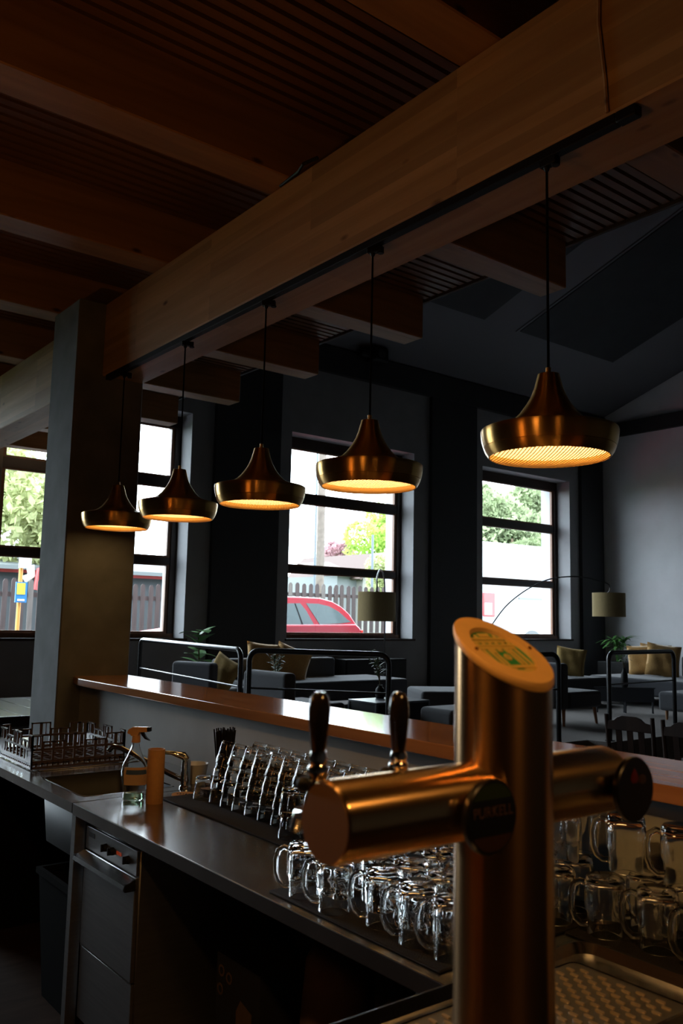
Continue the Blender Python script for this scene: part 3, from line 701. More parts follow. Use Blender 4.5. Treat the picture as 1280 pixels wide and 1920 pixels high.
# emblem: a gateway of three bays in gold relief (u along X, v up the slant)
em = MB()
def eq(u0, u1, v0, v1, h=.0012):
    u0, u1, v0, v1 = u0*1.22, u1*1.22, v0*1.22+.001, v1*1.22+.001
    P = [(u0, v0), (u1, v0), (u1, v1), (u0, v1)]
    em.prism3([(tx+u, ty+v, slant(tx+u, ty+v, -.0028)) for u, v in P], (0, 0, h))
eq(-.027, .027, -.0235, -.0195); eq(-.018, .018, -.0300, -.0265); eq(-.024, -.006, -.0262, -.0245); eq(.006, .024, -.0262, -.0245)
for u in (-.0245, -.0165, .0165, .0245): eq(u-.0018, u+.0018, -.0185, .0040)
for u in (-.0105, .0105): eq(u-.0016, u+.0016, -.0185, -.002)
eq(-.0275, .0275, .0050, .0080); eq(-.031, .031, .0095, .0120); eq(-.030, .030, .0150, .0175); eq(-.024, .024, .0195, .0225); eq(-.008, .008, .0240, .0290)
for u in (-.024, -.014, -.004, .006, .016, .025): eq(u-.002, u+.002, .0120, .0150)
eq(-.0135, -.0075, -.001, .005); eq(.0075, .0135, -.001, .005); eq(-.0030, .0030, .0010, .005)
for u in (-.016, .012): eq(u, u+.004, .0225, .0265)
for k in range(10):
    a0, a1 = 2*math.pi*k/10, 2*math.pi*(k+1)/10
    em.prism3([(tx+r_*math.cos(a), ty-.008+r_*math.sin(a), slant(tx, ty-.008+r_*math.sin(a), -.0028)) for a, r_ in ((a0, .0025), (a0, .0055), (a1, .0055), (a1, .0025))], (0, 0, .0014))
em.build('emblem_relief', mat('emblem_gold', (.62, .42, .10), .5, .1), tw, smooth=False)
sc_ = MB()
for u in (-.05, .05):
    sc_.cyl((tx+u, ty, slant(tx+u, ty, .0025)), (tx+u, ty-.002, slant(tx+u, ty, .004)), .0022, n=10)
sc_.build('screw', m_tower, tw)
# arms along X
AZC, AR = 1.437, .0435
def xlathe(prof, cy_, cz, nn=40):   # profile (radius, x)
    b = MB(); b.lathe([(r_, x) for r_, x in prof], nn)
    b.v = [Vector((v.z, cy_+v.x, cz+v.y)) for v in b.v]; return b
xlathe([(.039, .5605), (.0425, .563), (AR, .567), (AR, .79)], ty, AZC).build('arm', m_arm, tw, angle=35)
xlathe([(.0, .560), (.040, .560), (.040, .5615), (.0, .5615)], ty, AZC).build('end_cap', mat('cap_bronze', (.20, .105, .05), .5, .6), tw)
xlathe([(AR, .88), (AR, 1.042), (.0425, 1.046), (.039, 1.049), (.0, 1.049)], ty, AZC).build('arm', m_arm, tw, angle=35)
# two visible taps on the far side of the left arm, a third behind the column
def tap(px, hidden_x=None):
    ya = ty+.034
    zt = aty(px, 1296, ya).z; zb = aty(px, 1408, ya).z; x = hidden_x or aty(px, 1400, ya).x
    if hidden_x: zt, zb = 1.60, 1.51
    z0 = AZC+.022
    t_ = MB(); h_ = zb-z0
    t_.lathe([(.0, 0), (.0125, 0), (.0125, h_*.3), (.0108, h_*.36), (.0118, h_*.5), (.0118, h_*.62), (.0095, h_*.7), (.0105, h_*.85), (.0085, h_), (.0, h_)], 24, (x, ya, z0))
    to = t_.build('tap_body', m_chrome, tw)
    k = zt-zb
    MB().lathe([(.0, 0), (.0080, 0), (.0098, k*.2), (.0118, k*.5), (.0122, k*.72), (.0105, k*.9), (.0065, k*.98), (.0, k)], 24, (x, ya, zb)).build('tap_handle', mat('black_gloss', (.012, .008, .006), .12, coat=.6), to)
    MB().ell((x-.016, ya+.004, z0+.012), .008, .008, .008, 14, 10).build('flow_knob', m_blackmat, to)
    MB().tube([(x, ya, AZC), (x, ya+.03, AZC-.004), (x, ya+.04, AZC-.022)], [.009, .009, .007], 12).build('nozzle', m_chrome, to)
tap(597); tap(747); tap(975, aty(965, 1400, ty+.034).x)
# medallions on the near side
def textmesh(txt, size, mt, parent, origin, ux, uy, name='lettering', th=.0004):
    cu = bpy.data.curves.new('t', 'FONT'); cu.body = txt; cu.size = size; cu.align_x = 'CENTER'; cu.align_y = 'CENTER'; cu.extrude = th
    to = bpy.data.objects.new('t', cu); COL.objects.link(to); dg = bpy.context.evaluated_depsgraph_get()
    me = bpy.data.meshes.new_from_object(to.evaluated_get(dg)); bpy.data.objects.remove(to)
    ux, uy = Vector(ux), Vector(uy); uz = ux.cross(uy); off = wloc(parent)
    for v in me.vertices: v.co = Vector(origin)+ux*v.co.x+uy*v.co.y+uz*v.co.z-off
    me.materials.clear(); me.materials.append(mt); me.name = name
    o = bpy.data.objects.new(name, me); COL.objects.link(o); o.parent = parent
    return o
def medallion(x, z, kind):
    yf = ty-AR-.016; r_ = .0415
    b = MB(); b.lathe([(.0, 0), (.022, 0), (.022, .010), (r_-.002, .011), (r_, .013), (r_, .019), (r_-.002, .021), (.0, .021)], 48)
    b.v = [Vector((x+v.x, ty-AR+.005-v.z, z+v.y)) for v in b.v]
    mo = b.build('medallion', mat('medallion_black', (.008, .007, .007), .3, coat=.3), tw, angle=35)
    fy = ty-AR+.005-.0212
    def disc_seg(z0, z1, mt, nm):
        pts = []
        rr_ = r_-.004
        for i in range(13): zz = z0+(z1-z0)*i/12; pts.append((x-math.sqrt(max(0, rr_*rr_-zz*zz)), fy, z+zz))
        for i in range(13): zz = z1+(z0-z1)*i/12; pts.append((x+math.sqrt(max(0, rr_*rr_-zz*zz)), fy, z+zz))
        MB().prism3(pts, (0, -.0004, 0)).build(nm, mt, mo, smooth=False)
    if kind == 0:
        disc_seg(.020, .0365, mat('medallion_green', (.02, .035, .006), .5), 'green_band')
        disc_seg(-.0365, -.020, mat('medallion_brown', (.04, .014, .005), .5), 'brown_band')
        textmesh('PURKELL', .0165, mat('medallion_letter', (.10, .055, .04), .5), mo, (x, fy-.0006, z+.006), (1, 0, 0), (0, 0, 1))
    else:
        b = MB(); b.lathe([(.0, 0), (.006, .001), (.0085, .006), (.006, .013), (.002, .018), (.0, .02)], 14)
        b.v = [Vector((x-.004+v.x, fy-.0004+v.y*.05, z+.008+v.z)) for v in b.v]; b.build('red_mark', mat('medallion_red', (.12, .008, .006), .5), mo)
        MB().ell((x+.014, fy, z+.012), .009, .0006, .006).build('brown_mark', mat('medallion_tan', (.05, .025, .014), .5), mo)
medallion(.752, AZC-.006, 0)
medallion(1.030, AZC-.004, 1)
tapn = MB().tube([(tx-.052, ty+.045, 1.405), (tx-.062, ty+.06, 1.402), (tx-.068, ty+.07, 1.39)], [.008, .008, .006], 12); tapn.build('valve', m_chrome, tw)
MB().ell((tx-.068, ty+.06, 1.385), .009, .009, .012, 14, 10).build('valve_knob', m_blackmat, tw)

# ================================================================== UNDER THE COUNTER
dw = thing('dishwasher', 'slim steel undercounter dishwasher with handle and knobs', 'dishwasher', (1.66, 3.125, 0))
dy0, dy1, dx = 2.893, 3.357, 1.385
MB().box(dx+.012, 1.95, dy0, dy1, .10, .822).build('body', m_steel_d, dw, bevel=.004, segs=1)
MB().box(dx, dx+.012, dy0+.002, dy1-.002, .735, .82).build('control_panel', m_steel_d, dw, bevel=.002, segs=1)
do = MB().box(dx-.004, dx+.012, dy0+.002, dy1-.002, .382, .730).build('door', m_steel_d, dw, bevel=.003, segs=1)
MB().prism3([(dx-.004, dy0-.002, .728), (dx-.045, dy0-.002, .712), (dx-.050, dy0-.002, .698), (dx-.044, dy0-.002, .698), (dx-.040, dy0-.002, .706), (dx-.004, dy0-.002, .718)], (0, dy1-dy0+.004, 0)).build('handle', m_steel, do)
for yy in (dy0, dy1): MB().box(dx-.045, dx-.004, yy-.008, yy+.008, .690, .716).build('handle_end', m_blackmat, do, bevel=.003)
MB().box(dx, dx+.012, dy0+.002, dy1-.002, .115, .376).build('lower_panel', m_steel_d, dw, bevel=.002, segs=1)
MB().box(dx-.001, dx+.001, dy0+.002, dy1-.002, .376, .381).build('panel_gap_strip', m_steel, dw)
for yy in (3.16, 3.10, 2.965):
    k_ = MB().cyl((dx, yy, .777), (dx-.014, yy, .777), .015, .013, 20); k_.box(dx-.022, dx-.012, yy-.003, yy+.003, .764, .790); k_.build('knob', m_blackmat, dw)
b = MB()
for k in range(4): b.box(dx-.0015, dx, 3.025+k*.011, 3.033+k*.011, .774, .786)
b.build('display', mat('red_display', (.3, .03, .01), .5, emit=(1, .12, .03), estr=.12), dw, smooth=False)
MB().box(dx-.0012, dx, 3.27, 3.325, .785, .802).build('badge', m_dark, dw)
for (x, y) in ((1.42, 2.93), (1.42, 3.32), (1.9, 2.93), (1.9, 3.32)): MB().cyl((x, y, 0), (x, y, .10), .018, n=12).build('foot', m_blackmat, dw)
bn = thing('waste_bin', 'tall black waste bin under the sink', 'bin', (1.60, 3.74, 0))
MB().add([(1.44, 3.56, 0), (1.76, 3.56, 0), (1.76, 3.88, 0), (1.44, 3.88, 0), (1.41, 3.53, .52), (1.79, 3.53, .52), (1.79, 3.92, .52), (1.41, 3.92, .52)],
         [(0, 3, 2, 1), (0, 1, 5, 4), (1, 2, 6, 5), (2, 3, 7, 6), (3, 0, 4, 7)]).build('body', m_black_felt, bn)
b = MB()
for bx in ((1.40, 1.80, 3.52, 3.54), (1.40, 1.80, 3.91, 3.93), (1.40, 1.42, 3.54, 3.91), (1.78, 1.80, 3.54, 3.91)): b.box(*bx, .505, .53)
b.build('rim', m_black_felt, bn)
kb = thing('base_cabinet', 'black base cabinet under the drainer end of the sink unit', 'cabinet', (1.72, 5.0, 0))
MB().box(1.39, 2.08, 4.77, 5.26, 0, WT-.05).build('carcass', m_black_felt, kb, smooth=False)
MB().box(1.375, 1.39, 4.79, 5.24, .08, WT-.08).build('door', m_black_felt, kb, bevel=.003)
ub = thing('wall_box', 'grey metal box with a round dial fixed low behind the bin', 'box', (1.95, 4.55, .35))
MB().box(1.86, 2.09, 4.40, 4.70, .35, .66).build('body', m_steel_d, ub, bevel=.005)
MB().cyl((1.845, 4.46, .55), (1.86, 4.46, .55), .035, n=20).build('dial', m_dark, ub)
# stores on a low shelf
tag(MB().box(1.50, 2.08, 1.50, 2.86, .10, .13).build('store_shelf', m_steel_d, bevel=.002, segs=1), 'low steel shelf under the worktop holding cartons', 'shelf')
cb = thing('carton', 'dark carton with tan rings and a pale patch under the worktop', 'carton', (1.72, 2.555, .13))
MB().box(1.60, 1.85, 2.42, 2.69, .13, .507).build('body', mat('carton_navy', (.02, .022, .03), .6), cb, bevel=.004)
mt_c = mat('carton_tan', (.12, .08, .05), .8)
for (yy, zz) in ((2.655, .455), (2.605, .445), (2.66, .395)):
    b = MB()
    for k in range(14):
        a0, a1 = 2*math.pi*k/14, 2*math.pi*(k+1)/14
        b.prism3([(1.599, yy+r_*math.cos(a), zz+r_*math.sin(a)) for a, r_ in ((a0, .012), (a0, .019), (a1, .019), (a1, .012))], (-.0008, 0, 0))
    b.build('ring_print', mt_c, cb, smooth=False)
MB().prism3([(1.599, 2.46, .16), (1.599, 2.55, .16), (1.599, 2.555, .36), (1.599, 2.53, .40), (1.599, 2.46, .38)], (-.0008, 0, 0)).build('pale_patch', mt_c, cb, smooth=False)
def sack(x, y, w_, d_, h_, lab, colr):
    b = MB(); prof = [(.0, 0), (1, .0), (1.05, .08), (1.06, .5), (.98, .85), (.7, .97), (.3, 1.0), (.0, .99)]
    b.lathe(prof, 24); random.seed(int(x*1000+y*77))
    b.v = [Vector((x+v.x*w_*(1+.05*math.sin(5*math.atan2(v.y, v.x)+v.z*6)), y+v.y*d_*(1+.05*math.cos(4*math.atan2(v.y, v.x)+v.z*5)), .13+v.z*h_)) for v in b.v]
    tag(b.build('paper_sack', colr), lab, 'sack')
sack(1.76, 2.22, .10, .12, .52, 'creased brown paper sack beside the dark carton', mat('sack_brown', (.20, .13, .09), .85, noise=.2, nscale=15, bump=.4))
sack(1.80, 1.90, .11, .13, .44, 'grey paper sack at the near end of the low shelf', mat('sack_grey', (.10, .095, .09), .85, noise=.2, nscale=15, bump=.4))

# ================================================================== LOUNGE ON THE PODIUM
RZ = 1.36
def rail(a, b_, lab, base=PZ):
    a, b_ = Vector((a[0], a[1], 0)), Vector((b_[0], b_[1], 0)); d = (b_-a).normalized(); rr_ = .09; zt = RZ-.025
    t = thing('guard_rail', lab, 'guard rail', ((a.x+b_.x)/2, (a.y+b_.y)/2, base), 'black tube guard rails')
    Z = Vector((0, 0, 1)); pts = [a+Z*base, a+Z*(zt-rr_)]
    pts += arc(a+d*rr_+Z*(zt-rr_), rr_, math.pi, math.pi/2, 6, d, Z)[1:]
    pts += [b_-d*rr_+Z*zt]+arc(b_-d*rr_+Z*(zt-rr_), rr_, math.pi/2, 0, 6, d, Z)[1:]+[b_+Z*base]
    MB().tube(pts, .0245, 12).build('frame', m_black, t, angle=60)
    MB().cyl(a+Z*(RZ-.36), b_+Z*(RZ-.36), .0095, n=10).build('cross_bar', m_black, t)
    for p in (a, b_): MB().cyl(p+Z*base, p+Z*(base+.008), .05, n=20).build('foot_plate', m_black, t)
rail(atz(264, 1195, RZ), atz(452, 1213, RZ), 'black tube guard rail nearest the pillar, in front of the leafy plant')
rail(atz(468, 1214, RZ), atz(729, 1222, RZ), 'black tube guard rail in front of the sofa with two gold cushions')
rail((5.75, 5.50), atz(1046, 1222, RZ), 'black tube guard rail half hidden by the beer tower')
rail((7.96, 5.53), atz(1262, 1217, RZ), 'black tube guard rail at the right, in front of the small table')
def soft(b, name, mt, parent, bev=.045, segs=4): return b.build(name, mt, parent, bevel=bev, segs=segs, angle=70)
def leg_mesh(b, x, y, z0, z1, r=.022, sx_=0, sy_=0): b.tube([(x+sx_, y+sy_, z0), (x, y, z1)], [r*.6, r], 12)
def armchair(x, y, az, lab, w_=.66, d_=.74, sh=.40, bh=.70, mt=None):
    """faces +Y locally; az turns it"""
    mt = mt or m_fabric_l
    t = thing('armchair', lab, 'armchair', (0, 0, 0), 'dark lounge armchairs')
    soft(MB().box(-w_/2, w_/2, -d_/2+.10, d_/2, sh-.20, sh), 'seat', mt, t)
    soft(MB().box(-w_/2, w_/2, -d_/2-.04, -d_/2+.11, sh-.20, bh), 'backrest', mt, t)
    for sx_ in (-1, 1):
        for sy_ in (-1, 1):
            b = MB(); leg_mesh(b, sx_*(w_/2-.07), sy_*(d_/2-.08), 0, sh-.19, .024, sx_*.02, sy_*.02); b.build('leg', m_legwood, t)
    t.location = (x, y, PZ); t.rotation_euler.z = az
    return t
armchair(5.05, 8.82, R(-66), 'grey armchair near the leafy plant with a mustard cushion in it', w_=.56)
armchair(4.98, 7.05, R(-86), 'grey armchair seen from behind the second guard rail', w_=.68)
armchair(7.62, 7.44, R(60), 'grey armchair with its back just left of the beer tower', w_=.8, d_=1.05)
armchair(8.84, 6.83, R(-90), 'dark armchair on wooden legs right of the beer tower', w_=.66, d_=.76, bh=.74, mt=m_fabric)
pf = thing('pouf', 'low grey upholstered pouf beside the beer tower', 'pouf', (6.15, 5.93, PZ))
soft(MB().box(5.78, 6.52, 5.70, 6.14, PZ+.12, PZ+.40), 'cushion', m_fabric_l, pf)
for x in (5.86, 6.44):
    for y in (5.78, 6.06): b = MB(); leg_mesh(b, x, y, PZ, PZ+.13); b.build('leg', m_legwood, pf)
# sofa under the middle window
sf = thing('sofa', 'long charcoal sofa below the middle window', 'sofa', (6.9, 9.5, PZ))
soft(MB().box(5.7, 8.3, 9.02, 9.95, PZ+.14, PZ+.40), 'seat', m_fabric, sf)
soft(MB().box(5.7, 7.62, 9.82, 10.02, PZ+.14, PZ+.66), 'backrest', m_fabric, sf)
for x in (5.85, 8.15):
    for y in (9.12, 9.85): b = MB(); leg_mesh(b, x, y, PZ, PZ+.15); b.build('leg', m_legwood, sf)
p0, p1 = aty(648, 1237, 10.75), aty(762, 1240, 10.75)
sb = thing('sideboard', 'black sideboard against the wall below the middle window', 'sideboard', ((p0.x+p1.x)/2, 10.95, PZ))
MB().box(p0.x, p1.x, 10.75, 11.15, PZ+.04, p0.z).build('carcass', m_blackmat, sb, bevel=.006)
for k in range(2): MB().box(p0.x+.02+k*(p1.x-p0.x)/2, p0.x+(k+1)*(p1.x-p0.x)/2-.02, 10.735, 10.75, PZ+.07, p0.z-.03).build('door', m_blackmat, sb, bevel=.003)
for x in (p0.x+.05, p1.x-.05): MB().box(x-.03, x+.03, 10.8, 11.1, PZ, PZ+.04).build('foot', m_blackmat, sb)
# sofa at the right
sr = thing('sofa', 'dark sofa at the right with three ochre cushions', 'sofa', (12.4, 7.5, PZ))
soft(MB().box(11.75, 13.15, 5.9, 8.55, PZ+.14, PZ+.40), 'seat', m_fabric, sr)
soft(MB().box(13.12, 13.30, 5.9, 7.75, PZ+.14, PZ+.72), 'backrest', m_fabric, sr)
for x in (11.85, 12.85):
    for y in (6.0, 8.45): b = MB(); leg_mesh(b, x, y, PZ, PZ+.15); b.build('leg', m_legwood, sr)
p0 = atz(1070, 1270, PZ+.40); se = thing('sofa', 'dark backless sofa between the palm and the right armchair', 'sofa', (11.0, 8.4, PZ))
soft(MB().box(10.1, 11.55, 8.05, 8.95, PZ+.14, PZ+.40), 'seat', m_fabric, se)
soft(MB().box(9.92, 10.12, 8.05, 8.95, PZ+.14, PZ+.66), 'armrest', m_fabric, se)
for x in (10.2, 11.45):
    for y in (8.15, 8.85): b = MB(); leg_mesh(b, x, y, PZ, PZ+.15); b.build('leg', m_legwood, se)
ot = thing('pouf', 'dark grey pouf at the right edge behind the guard rail', 'pouf', (10.9, 6.25, PZ))
q = atz(1232, 1296, PZ+.36)
soft(MB().box(q.x, q.x+.9, q.y-.75, q.y, PZ+.12, PZ+.36), 'cushion', m_fabric_l, ot)
for x in (q.x+.08, q.x+.82):
    for y in (q.y-.67, q.y-.08): b = MB(); leg_mesh(b, x, y, PZ, PZ+.13); b.build('leg', m_legwood, ot)
# cushions
def cushion(c, size, rot, lab, mt, grp=None, th=.13):
    nn = 14; vs = []; fs = []
    for s_ in (1, -1):
        for i in range(nn+1):
            for j in range(nn+1):
                u, v = -1+2*i/nn, -1+2*j/nn
                k_ = 1-.06*(1-abs(u)**2)*abs(v)**3-.0; kx = 1-.09*(1-v*v)*0 - .07*(1-abs(v)**1.5); ky = 1-.07*(1-abs(u)**1.5)
                h = th*.5*((1-u**4)*(1-v**4))**.5*(1+.10*math.sin(7*u+3*v)*(1-u*u)+.06*math.sin(9*v-2*u))
                vs.append((u*size/2*kx, s_*h, v*size/2*ky))
        off = 0 if s_ == 1 else (nn+1)**2
        for i in range(nn):
            for j in range(nn):
                a = off+i*(nn+1)+j; fs.append((a, a+1, a+nn+2, a+nn+1))
    b = MB(); b.add(vs, fs); M3 = rot.to_4x4(); b.v = [M3 @ v+Vector(c) for v in b.v]
    return tag(b.build('cushion', mt, angle=80), lab, 'cushion', grp)
def rotm(az, tilt, spin):  # spin in the cushion's plane, tilt back, then turn
    return (Matrix.Rotation(az, 3, 'Z') @ Matrix.Rotation(tilt, 3, 'X') @ Matrix.Rotation(spin, 3, 'Y'))
cushion((6.30, 9.66, PZ+.63), .50, rotm(R(-8), R(-16), R(6)), 'gold cushion at the left on the sofa below the middle window', m_gold, 'gold cushions')
cushion((6.66, 9.55, PZ+.60), .50, rotm(R(-14), R(-24), R(22)), 'tilted gold cushion leaning on another below the middle window', m_gold, 'gold cushions')
cushion((5.02, 8.55, PZ+.565), .40, rotm(R(-66), R(-16), R(24)), 'mustard cushion leaning in the armchair by the leafy plant', m_ochre_d)
c = atD(1069, 1249, 13.4); cushion((c.x, c.y, PZ+.61), .46, rotm(R(-50), R(-12), R(8)), 'mustard cushion left of the potted palm', m_ochre_d)
c = atD(1206, 1247, 14.1); cushion((c.x, c.y, PZ+.635), .50, rotm(R(-62), R(-10), R(-5)), 'flat-lit ochre cushion at the left on the right-hand sofa', m_gold, 'ochre cushions on the right sofa')
c = atD(1243, 1247, 13.7); cushion((c.x, c.y, PZ+.65), .53, rotm(R(-48), R(-12), R(8)), 'front ochre cushion leaning on the right-hand sofa', m_gold, 'ochre cushions on the right sofa')
c = atD(1228, 1243, 14.35); cushion((c.x, c.y, PZ+.65), .50, rotm(R(-56), R(-12), R(4)), 'ochre cushion half hidden behind two others on the right-hand sofa', m_gold, 'ochre cushions on the right sofa')
# coffee tables
m_table = mat('dark_table_metal', (.05, .055, .065), .35)
A = thing('coffee_table', 'low dark metal table with an olive sprig in a vase', 'table', (5.76, 6.53, PZ))
MB().box(5.40, 6.10, 6.32, 6.75, PZ+.41, PZ+.43).build('top', m_table, A, bevel=.003)
for (x, y) in ((5.41, 6.33), (6.09, 6.33), (5.41, 6.74), (6.09, 6.74)): MB().box(x-.012, x+.012, y-.012, y+.012, PZ, PZ+.41).build('leg', m_table, A, bevel=.002)
b = MB()
for bx in ((5.42, 6.08, 6.325, 6.345), (5.42, 6.08, 6.725, 6.745), (5.405, 5.425, 6.34, 6.73), (6.075, 6.095, 6.34, 6.73)): b.box(*bx, PZ+.02, PZ+.04)
b.build('base_frame', m_table, A, smooth=False)
for bx in ((5.425, 6.075, 6.325, 6.335), (5.425, 6.075, 6.735, 6.745), (5.405, 5.415, 6.345, 6.725), (6.085, 6.095, 6.345, 6.725)): MB().box(*bx, PZ+.04, PZ+.41).build('side_panel', m_blackmat, A, smooth=False)
Bc = Vector((10.58, 7.09, 0)); e1 = Vector((.34, -.25, 0)); e2 = Vector((-.30, .30, 0))
B = thing('coffee_table', 'small dark side table with a vase behind the right guard rail', 'table', Bc+(e1+e2)/2+Vector((0, 0, PZ)))
MB().prism3([Bc+Vector((0, 0, PZ+.33)), Bc+e1+Vector((0, 0, PZ+.33)), Bc+e1+e2+Vector((0, 0, PZ+.33)), Bc+e2+Vector((0, 0, PZ+.33))], (0, 0, .02)).build('top', m_table, B, bevel=.003)
ci = Bc+(e1+e2)/2
MB().prism3([ci+(p-ci)*.96+Vector((0, 0, PZ+.15)) for p in (Bc, Bc+e1, Bc+e1+e2, Bc+e2)], (0, 0, .18)).build('box_body', m_table, B, bevel=.003)
for p in (Bc, Bc+e1, Bc+e1+e2, Bc+e2):
    p = ci+(p-ci)*.9; MB().cyl(p+Vector((0, 0, PZ)), p+Vector((0, 0, PZ+.15)), .013, n=10).build('leg', m_table, B)
# plants -----------------------------------------------------------
def leaf_mesh(name, L_, w_, mt, droop=.25, fold=.12):
    vs = []; fs = []; seg = 6
    for i in range(seg+1):
        t = i/seg; ww = w_*math.sin(math.pi*min(1, .06+t*.94))**.8*.5; x = L_*t; z = -droop*L_*t*t
        vs += [(x, -ww, z+fold*ww), (x, 0, z), (x, ww, z+fold*ww)]
    for i in range(seg):
        a = i*3; fs += [(a, a+1, a+4, a+3), (a+1, a+2, a+5, a+4)]
    return MB().add(vs, fs).mesh(name, mt)
def put_leaf(me, parent, base, az, el, sc=1., name='leaf'):
    o = bpy.data.objects.new(name, me); COL.objects.link(o); o.parent = parent
    o.location = Vector(base)-wloc(parent); o.rotation_euler = (0, -el, az); o.scale = (sc, sc, sc)
lf_big = leaf_mesh('leaf', .26, .17, m_leaf); lf_olive = leaf_mesh('leaf', .07, .022, m_olive); lf_palm = leaf_mesh('leaf', .40, .06, m_leaf2, droop=.5)
g = atD(372, 1210, 10.9); g.z = PZ
pt = thing('potted_plant', 'leafy green plant behind the first guard rail', 'plant', g)
MB().lathe([(0, 0), (.14, 0), (.17, .34), (.155, .34), (.15, .30), (0, .30)], 28, g).build('pot', m_blackmat, pt)
random.seed(21)
MB().tube([g+Vector((0, 0, .28)), g+Vector((.02, 0, .6)), g+Vector((0, .02, 1.0))], [.014, .012, .008], 8).build('stem', m_stem, pt)
for k in range(16):
    h_ = .58+.44*k/15; a = k*2.4; put_leaf(lf_big, pt, g+Vector((.01, .01, h_)), a, R(random.uniform(5, 45)), random.uniform(.8, 1.15))
def vase_plant(base, lab, vlab_h, n_st, spread, seed, potr=.035):
    t = thing('vase_plant', lab, 'plant', base); base = Vector(base)
    MB().lathe([(0, 0), (potr*.8, 0), (potr, .03), (potr*.9, vlab_h*.7), (potr*.45, vlab_h*.9), (potr*.5, vlab_h), (potr*.38, vlab_h), (potr*.3, vlab_h*.85), (0, vlab_h*.8)], 24, base).build('vase', m_blackmat, t)
    random.seed(seed)
    for k in range(n_st):
        a = random.uniform(0, 6.28); s_ = random.uniform(.3, 1)*spread; H_ = random.uniform(.6, 1)
        p0_ = base+Vector((0, 0, vlab_h*.9)); p2 = base+Vector((math.cos(a)*s_, math.sin(a)*s_, vlab_h+.34*H_)); p1_ = (p0_+p2)/2+Vector((-math.cos(a)*s_*.2, -math.sin(a)*s_*.2, .04))
        MB().tube([p0_, p1_, p2], .003, 6).build('stem', m_stem, t)
        for j in range(9):
            f_ = .3+.7*j/8; q_ = p0_*(1-f_)**2+p1_*2*f_*(1-f_)+p2*f_*f_
            put_leaf(lf_olive, t, q_, random.uniform(0, 6.28), R(random.uniform(-10, 60)), random.uniform(.8, 1.4))
    return t
vb = atz(712, 1309, PZ+.43); vase_plant((vb.x, vb.y, PZ+.43), 'olive sprigs in a black vase on the low dark table', .13, 6, .14, 4, .05)
vb = atz(1174, 1287, PZ+.35); vase_plant((ci.x, ci.y, PZ+.35), 'sprig in a tall black vase on the small side table', .26, 4, .22, 9, .05)
st = thing('side_table', 'small black side table half hidden behind the second guard rail', 'table', (5.35, 7.95, PZ))
MB().cyl((5.35, 7.95, PZ+.40), (5.35, 7.95, PZ+.42), .2, n=32).build('top', m_table, st)
MB().cyl((5.35, 7.95, PZ), (5.35, 7.95, PZ+.40), .02, n=12).build('leg', m_table, st)
MB().cyl((5.35, 7.95, PZ), (5.35, 7.95, PZ+.015), .15, n=28).build('base', m_table, st)
vase_plant((5.35, 7.95, PZ+.42), 'olive sprigs on the side table behind the grey armchair', .10, 7, .12, 14, .05)
g = Vector((15.25, 10.35, PZ))
pp = thing('potted_palm', 'palm in a black square planter in the far right corner', 'plant', g)
b = MB(); b.box(g.x-.30, g.x+.30, g.y-.30, g.y+.30, PZ, PZ+.46); b.build('planter', m_blackmat, pp, bevel=.01)
random.seed(8)
for k in range(6):
    a = k*1.05+.3; tip = g+Vector((.12*math.cos(a), .12*math.sin(a), .75+.07*(k % 3)))
    MB().tube([g+Vector((.03*math.cos(a), .03*math.sin(a), .44)), tip], [.014, .008], 8).build('stem', m_leaf2, pp)
    for j in range(12): put_leaf(lf_palm, pp, tip, a+j*.52+random.uniform(-.2, .2), R(random.uniform(5, 50)), random.uniform(.6, .95))
# arc lamps --------------------------------------------------------
def catmull(P, n=6):
    P = [Vector(p) for p in P]; out = []
    for i in range(len(P)-1):
        p0_, p1_, p2, p3 = P[max(0, i-1)], P[i], P[i+1], P[min(len(P)-1, i+2)]
        for j in range(n):
            t = j/n; out.append(.5*((2*p1_)+(p2-p0_)*t+(2*p0_-5*p1_+4*p2-p3)*t*t+(3*p1_-p0_-3*p2+p3)*t**3))
    return out+[P[-1]]
def arc_lamp(path, sc_, r_, h_, basep, lab):
    t = thing('arc_floor_lamp', lab, 'lamp', basep, 'arc floor lamps'); sc_ = Vector(sc_)
    MB().tube(catmull(path), .010, 8).build('arc_pole', m_black, t)
    MB().cyl(basep, Vector(basep)+Vector((0, 0, .03)), .17, n=36).build('base', m_black, t)
    MB().lathe([(r_, -h_/2), (r_, h_/2), (r_-.004, h_/2), (r_-.004, -h_/2)], 48, sc_, closed=True).build('shade', m_shade, t, angle=30)
    b = MB(); b.tube([sc_+Vector((r_-.004, 0, h_/2-.02)), sc_+Vector((-r_+.004, 0, h_/2-.02))], .003, 6); b.tube([sc_+Vector((0, r_-.004, h_/2-.02)), sc_+Vector((0, -r_+.004, h_/2-.02))], .003, 6)
    b.cyl(sc_+Vector((0, 0, h_/2-.06)), sc_+Vector((0, 0, h_/2+.02)), .018, n=14); b.build('shade_spider', m_black, t)
    MB().ell(sc_+Vector((0, 0, h_/2-.11)), .03, .03, .045, 14, 10).build('bulb', m_white, t)
c = atD(706, 1137.5, 11.5); q = atD(721, 1180, 12.55)
bp_ = (q.x, q.y, PZ)
top = atD(713, 1068, 12.05)
arc_lamp([bp_, (q.x, q.y, 1.1), (q.x, q.y, 1.75), atD(720, 1085, 12.4), top, atD(707, 1080, 11.7), (c.x, c.y, c.z+.28), (c.x, c.y, c.z+.17)], c, .254, .385, bp_, 'arc floor lamp with a drum shade in front of the middle window')
c = atD(1141, 1134, 13.5); pts = [atD(x, y, 13.5) for x, y in ((1141, 1096), (1110, 1086), (1075, 1081), (1030, 1086), (990, 1104), (955, 1130), (932, 1157), (912, 1190), (901, 1225), (897, 1265))]
bp_ = (pts[-1].x, pts[-1].y, PZ)
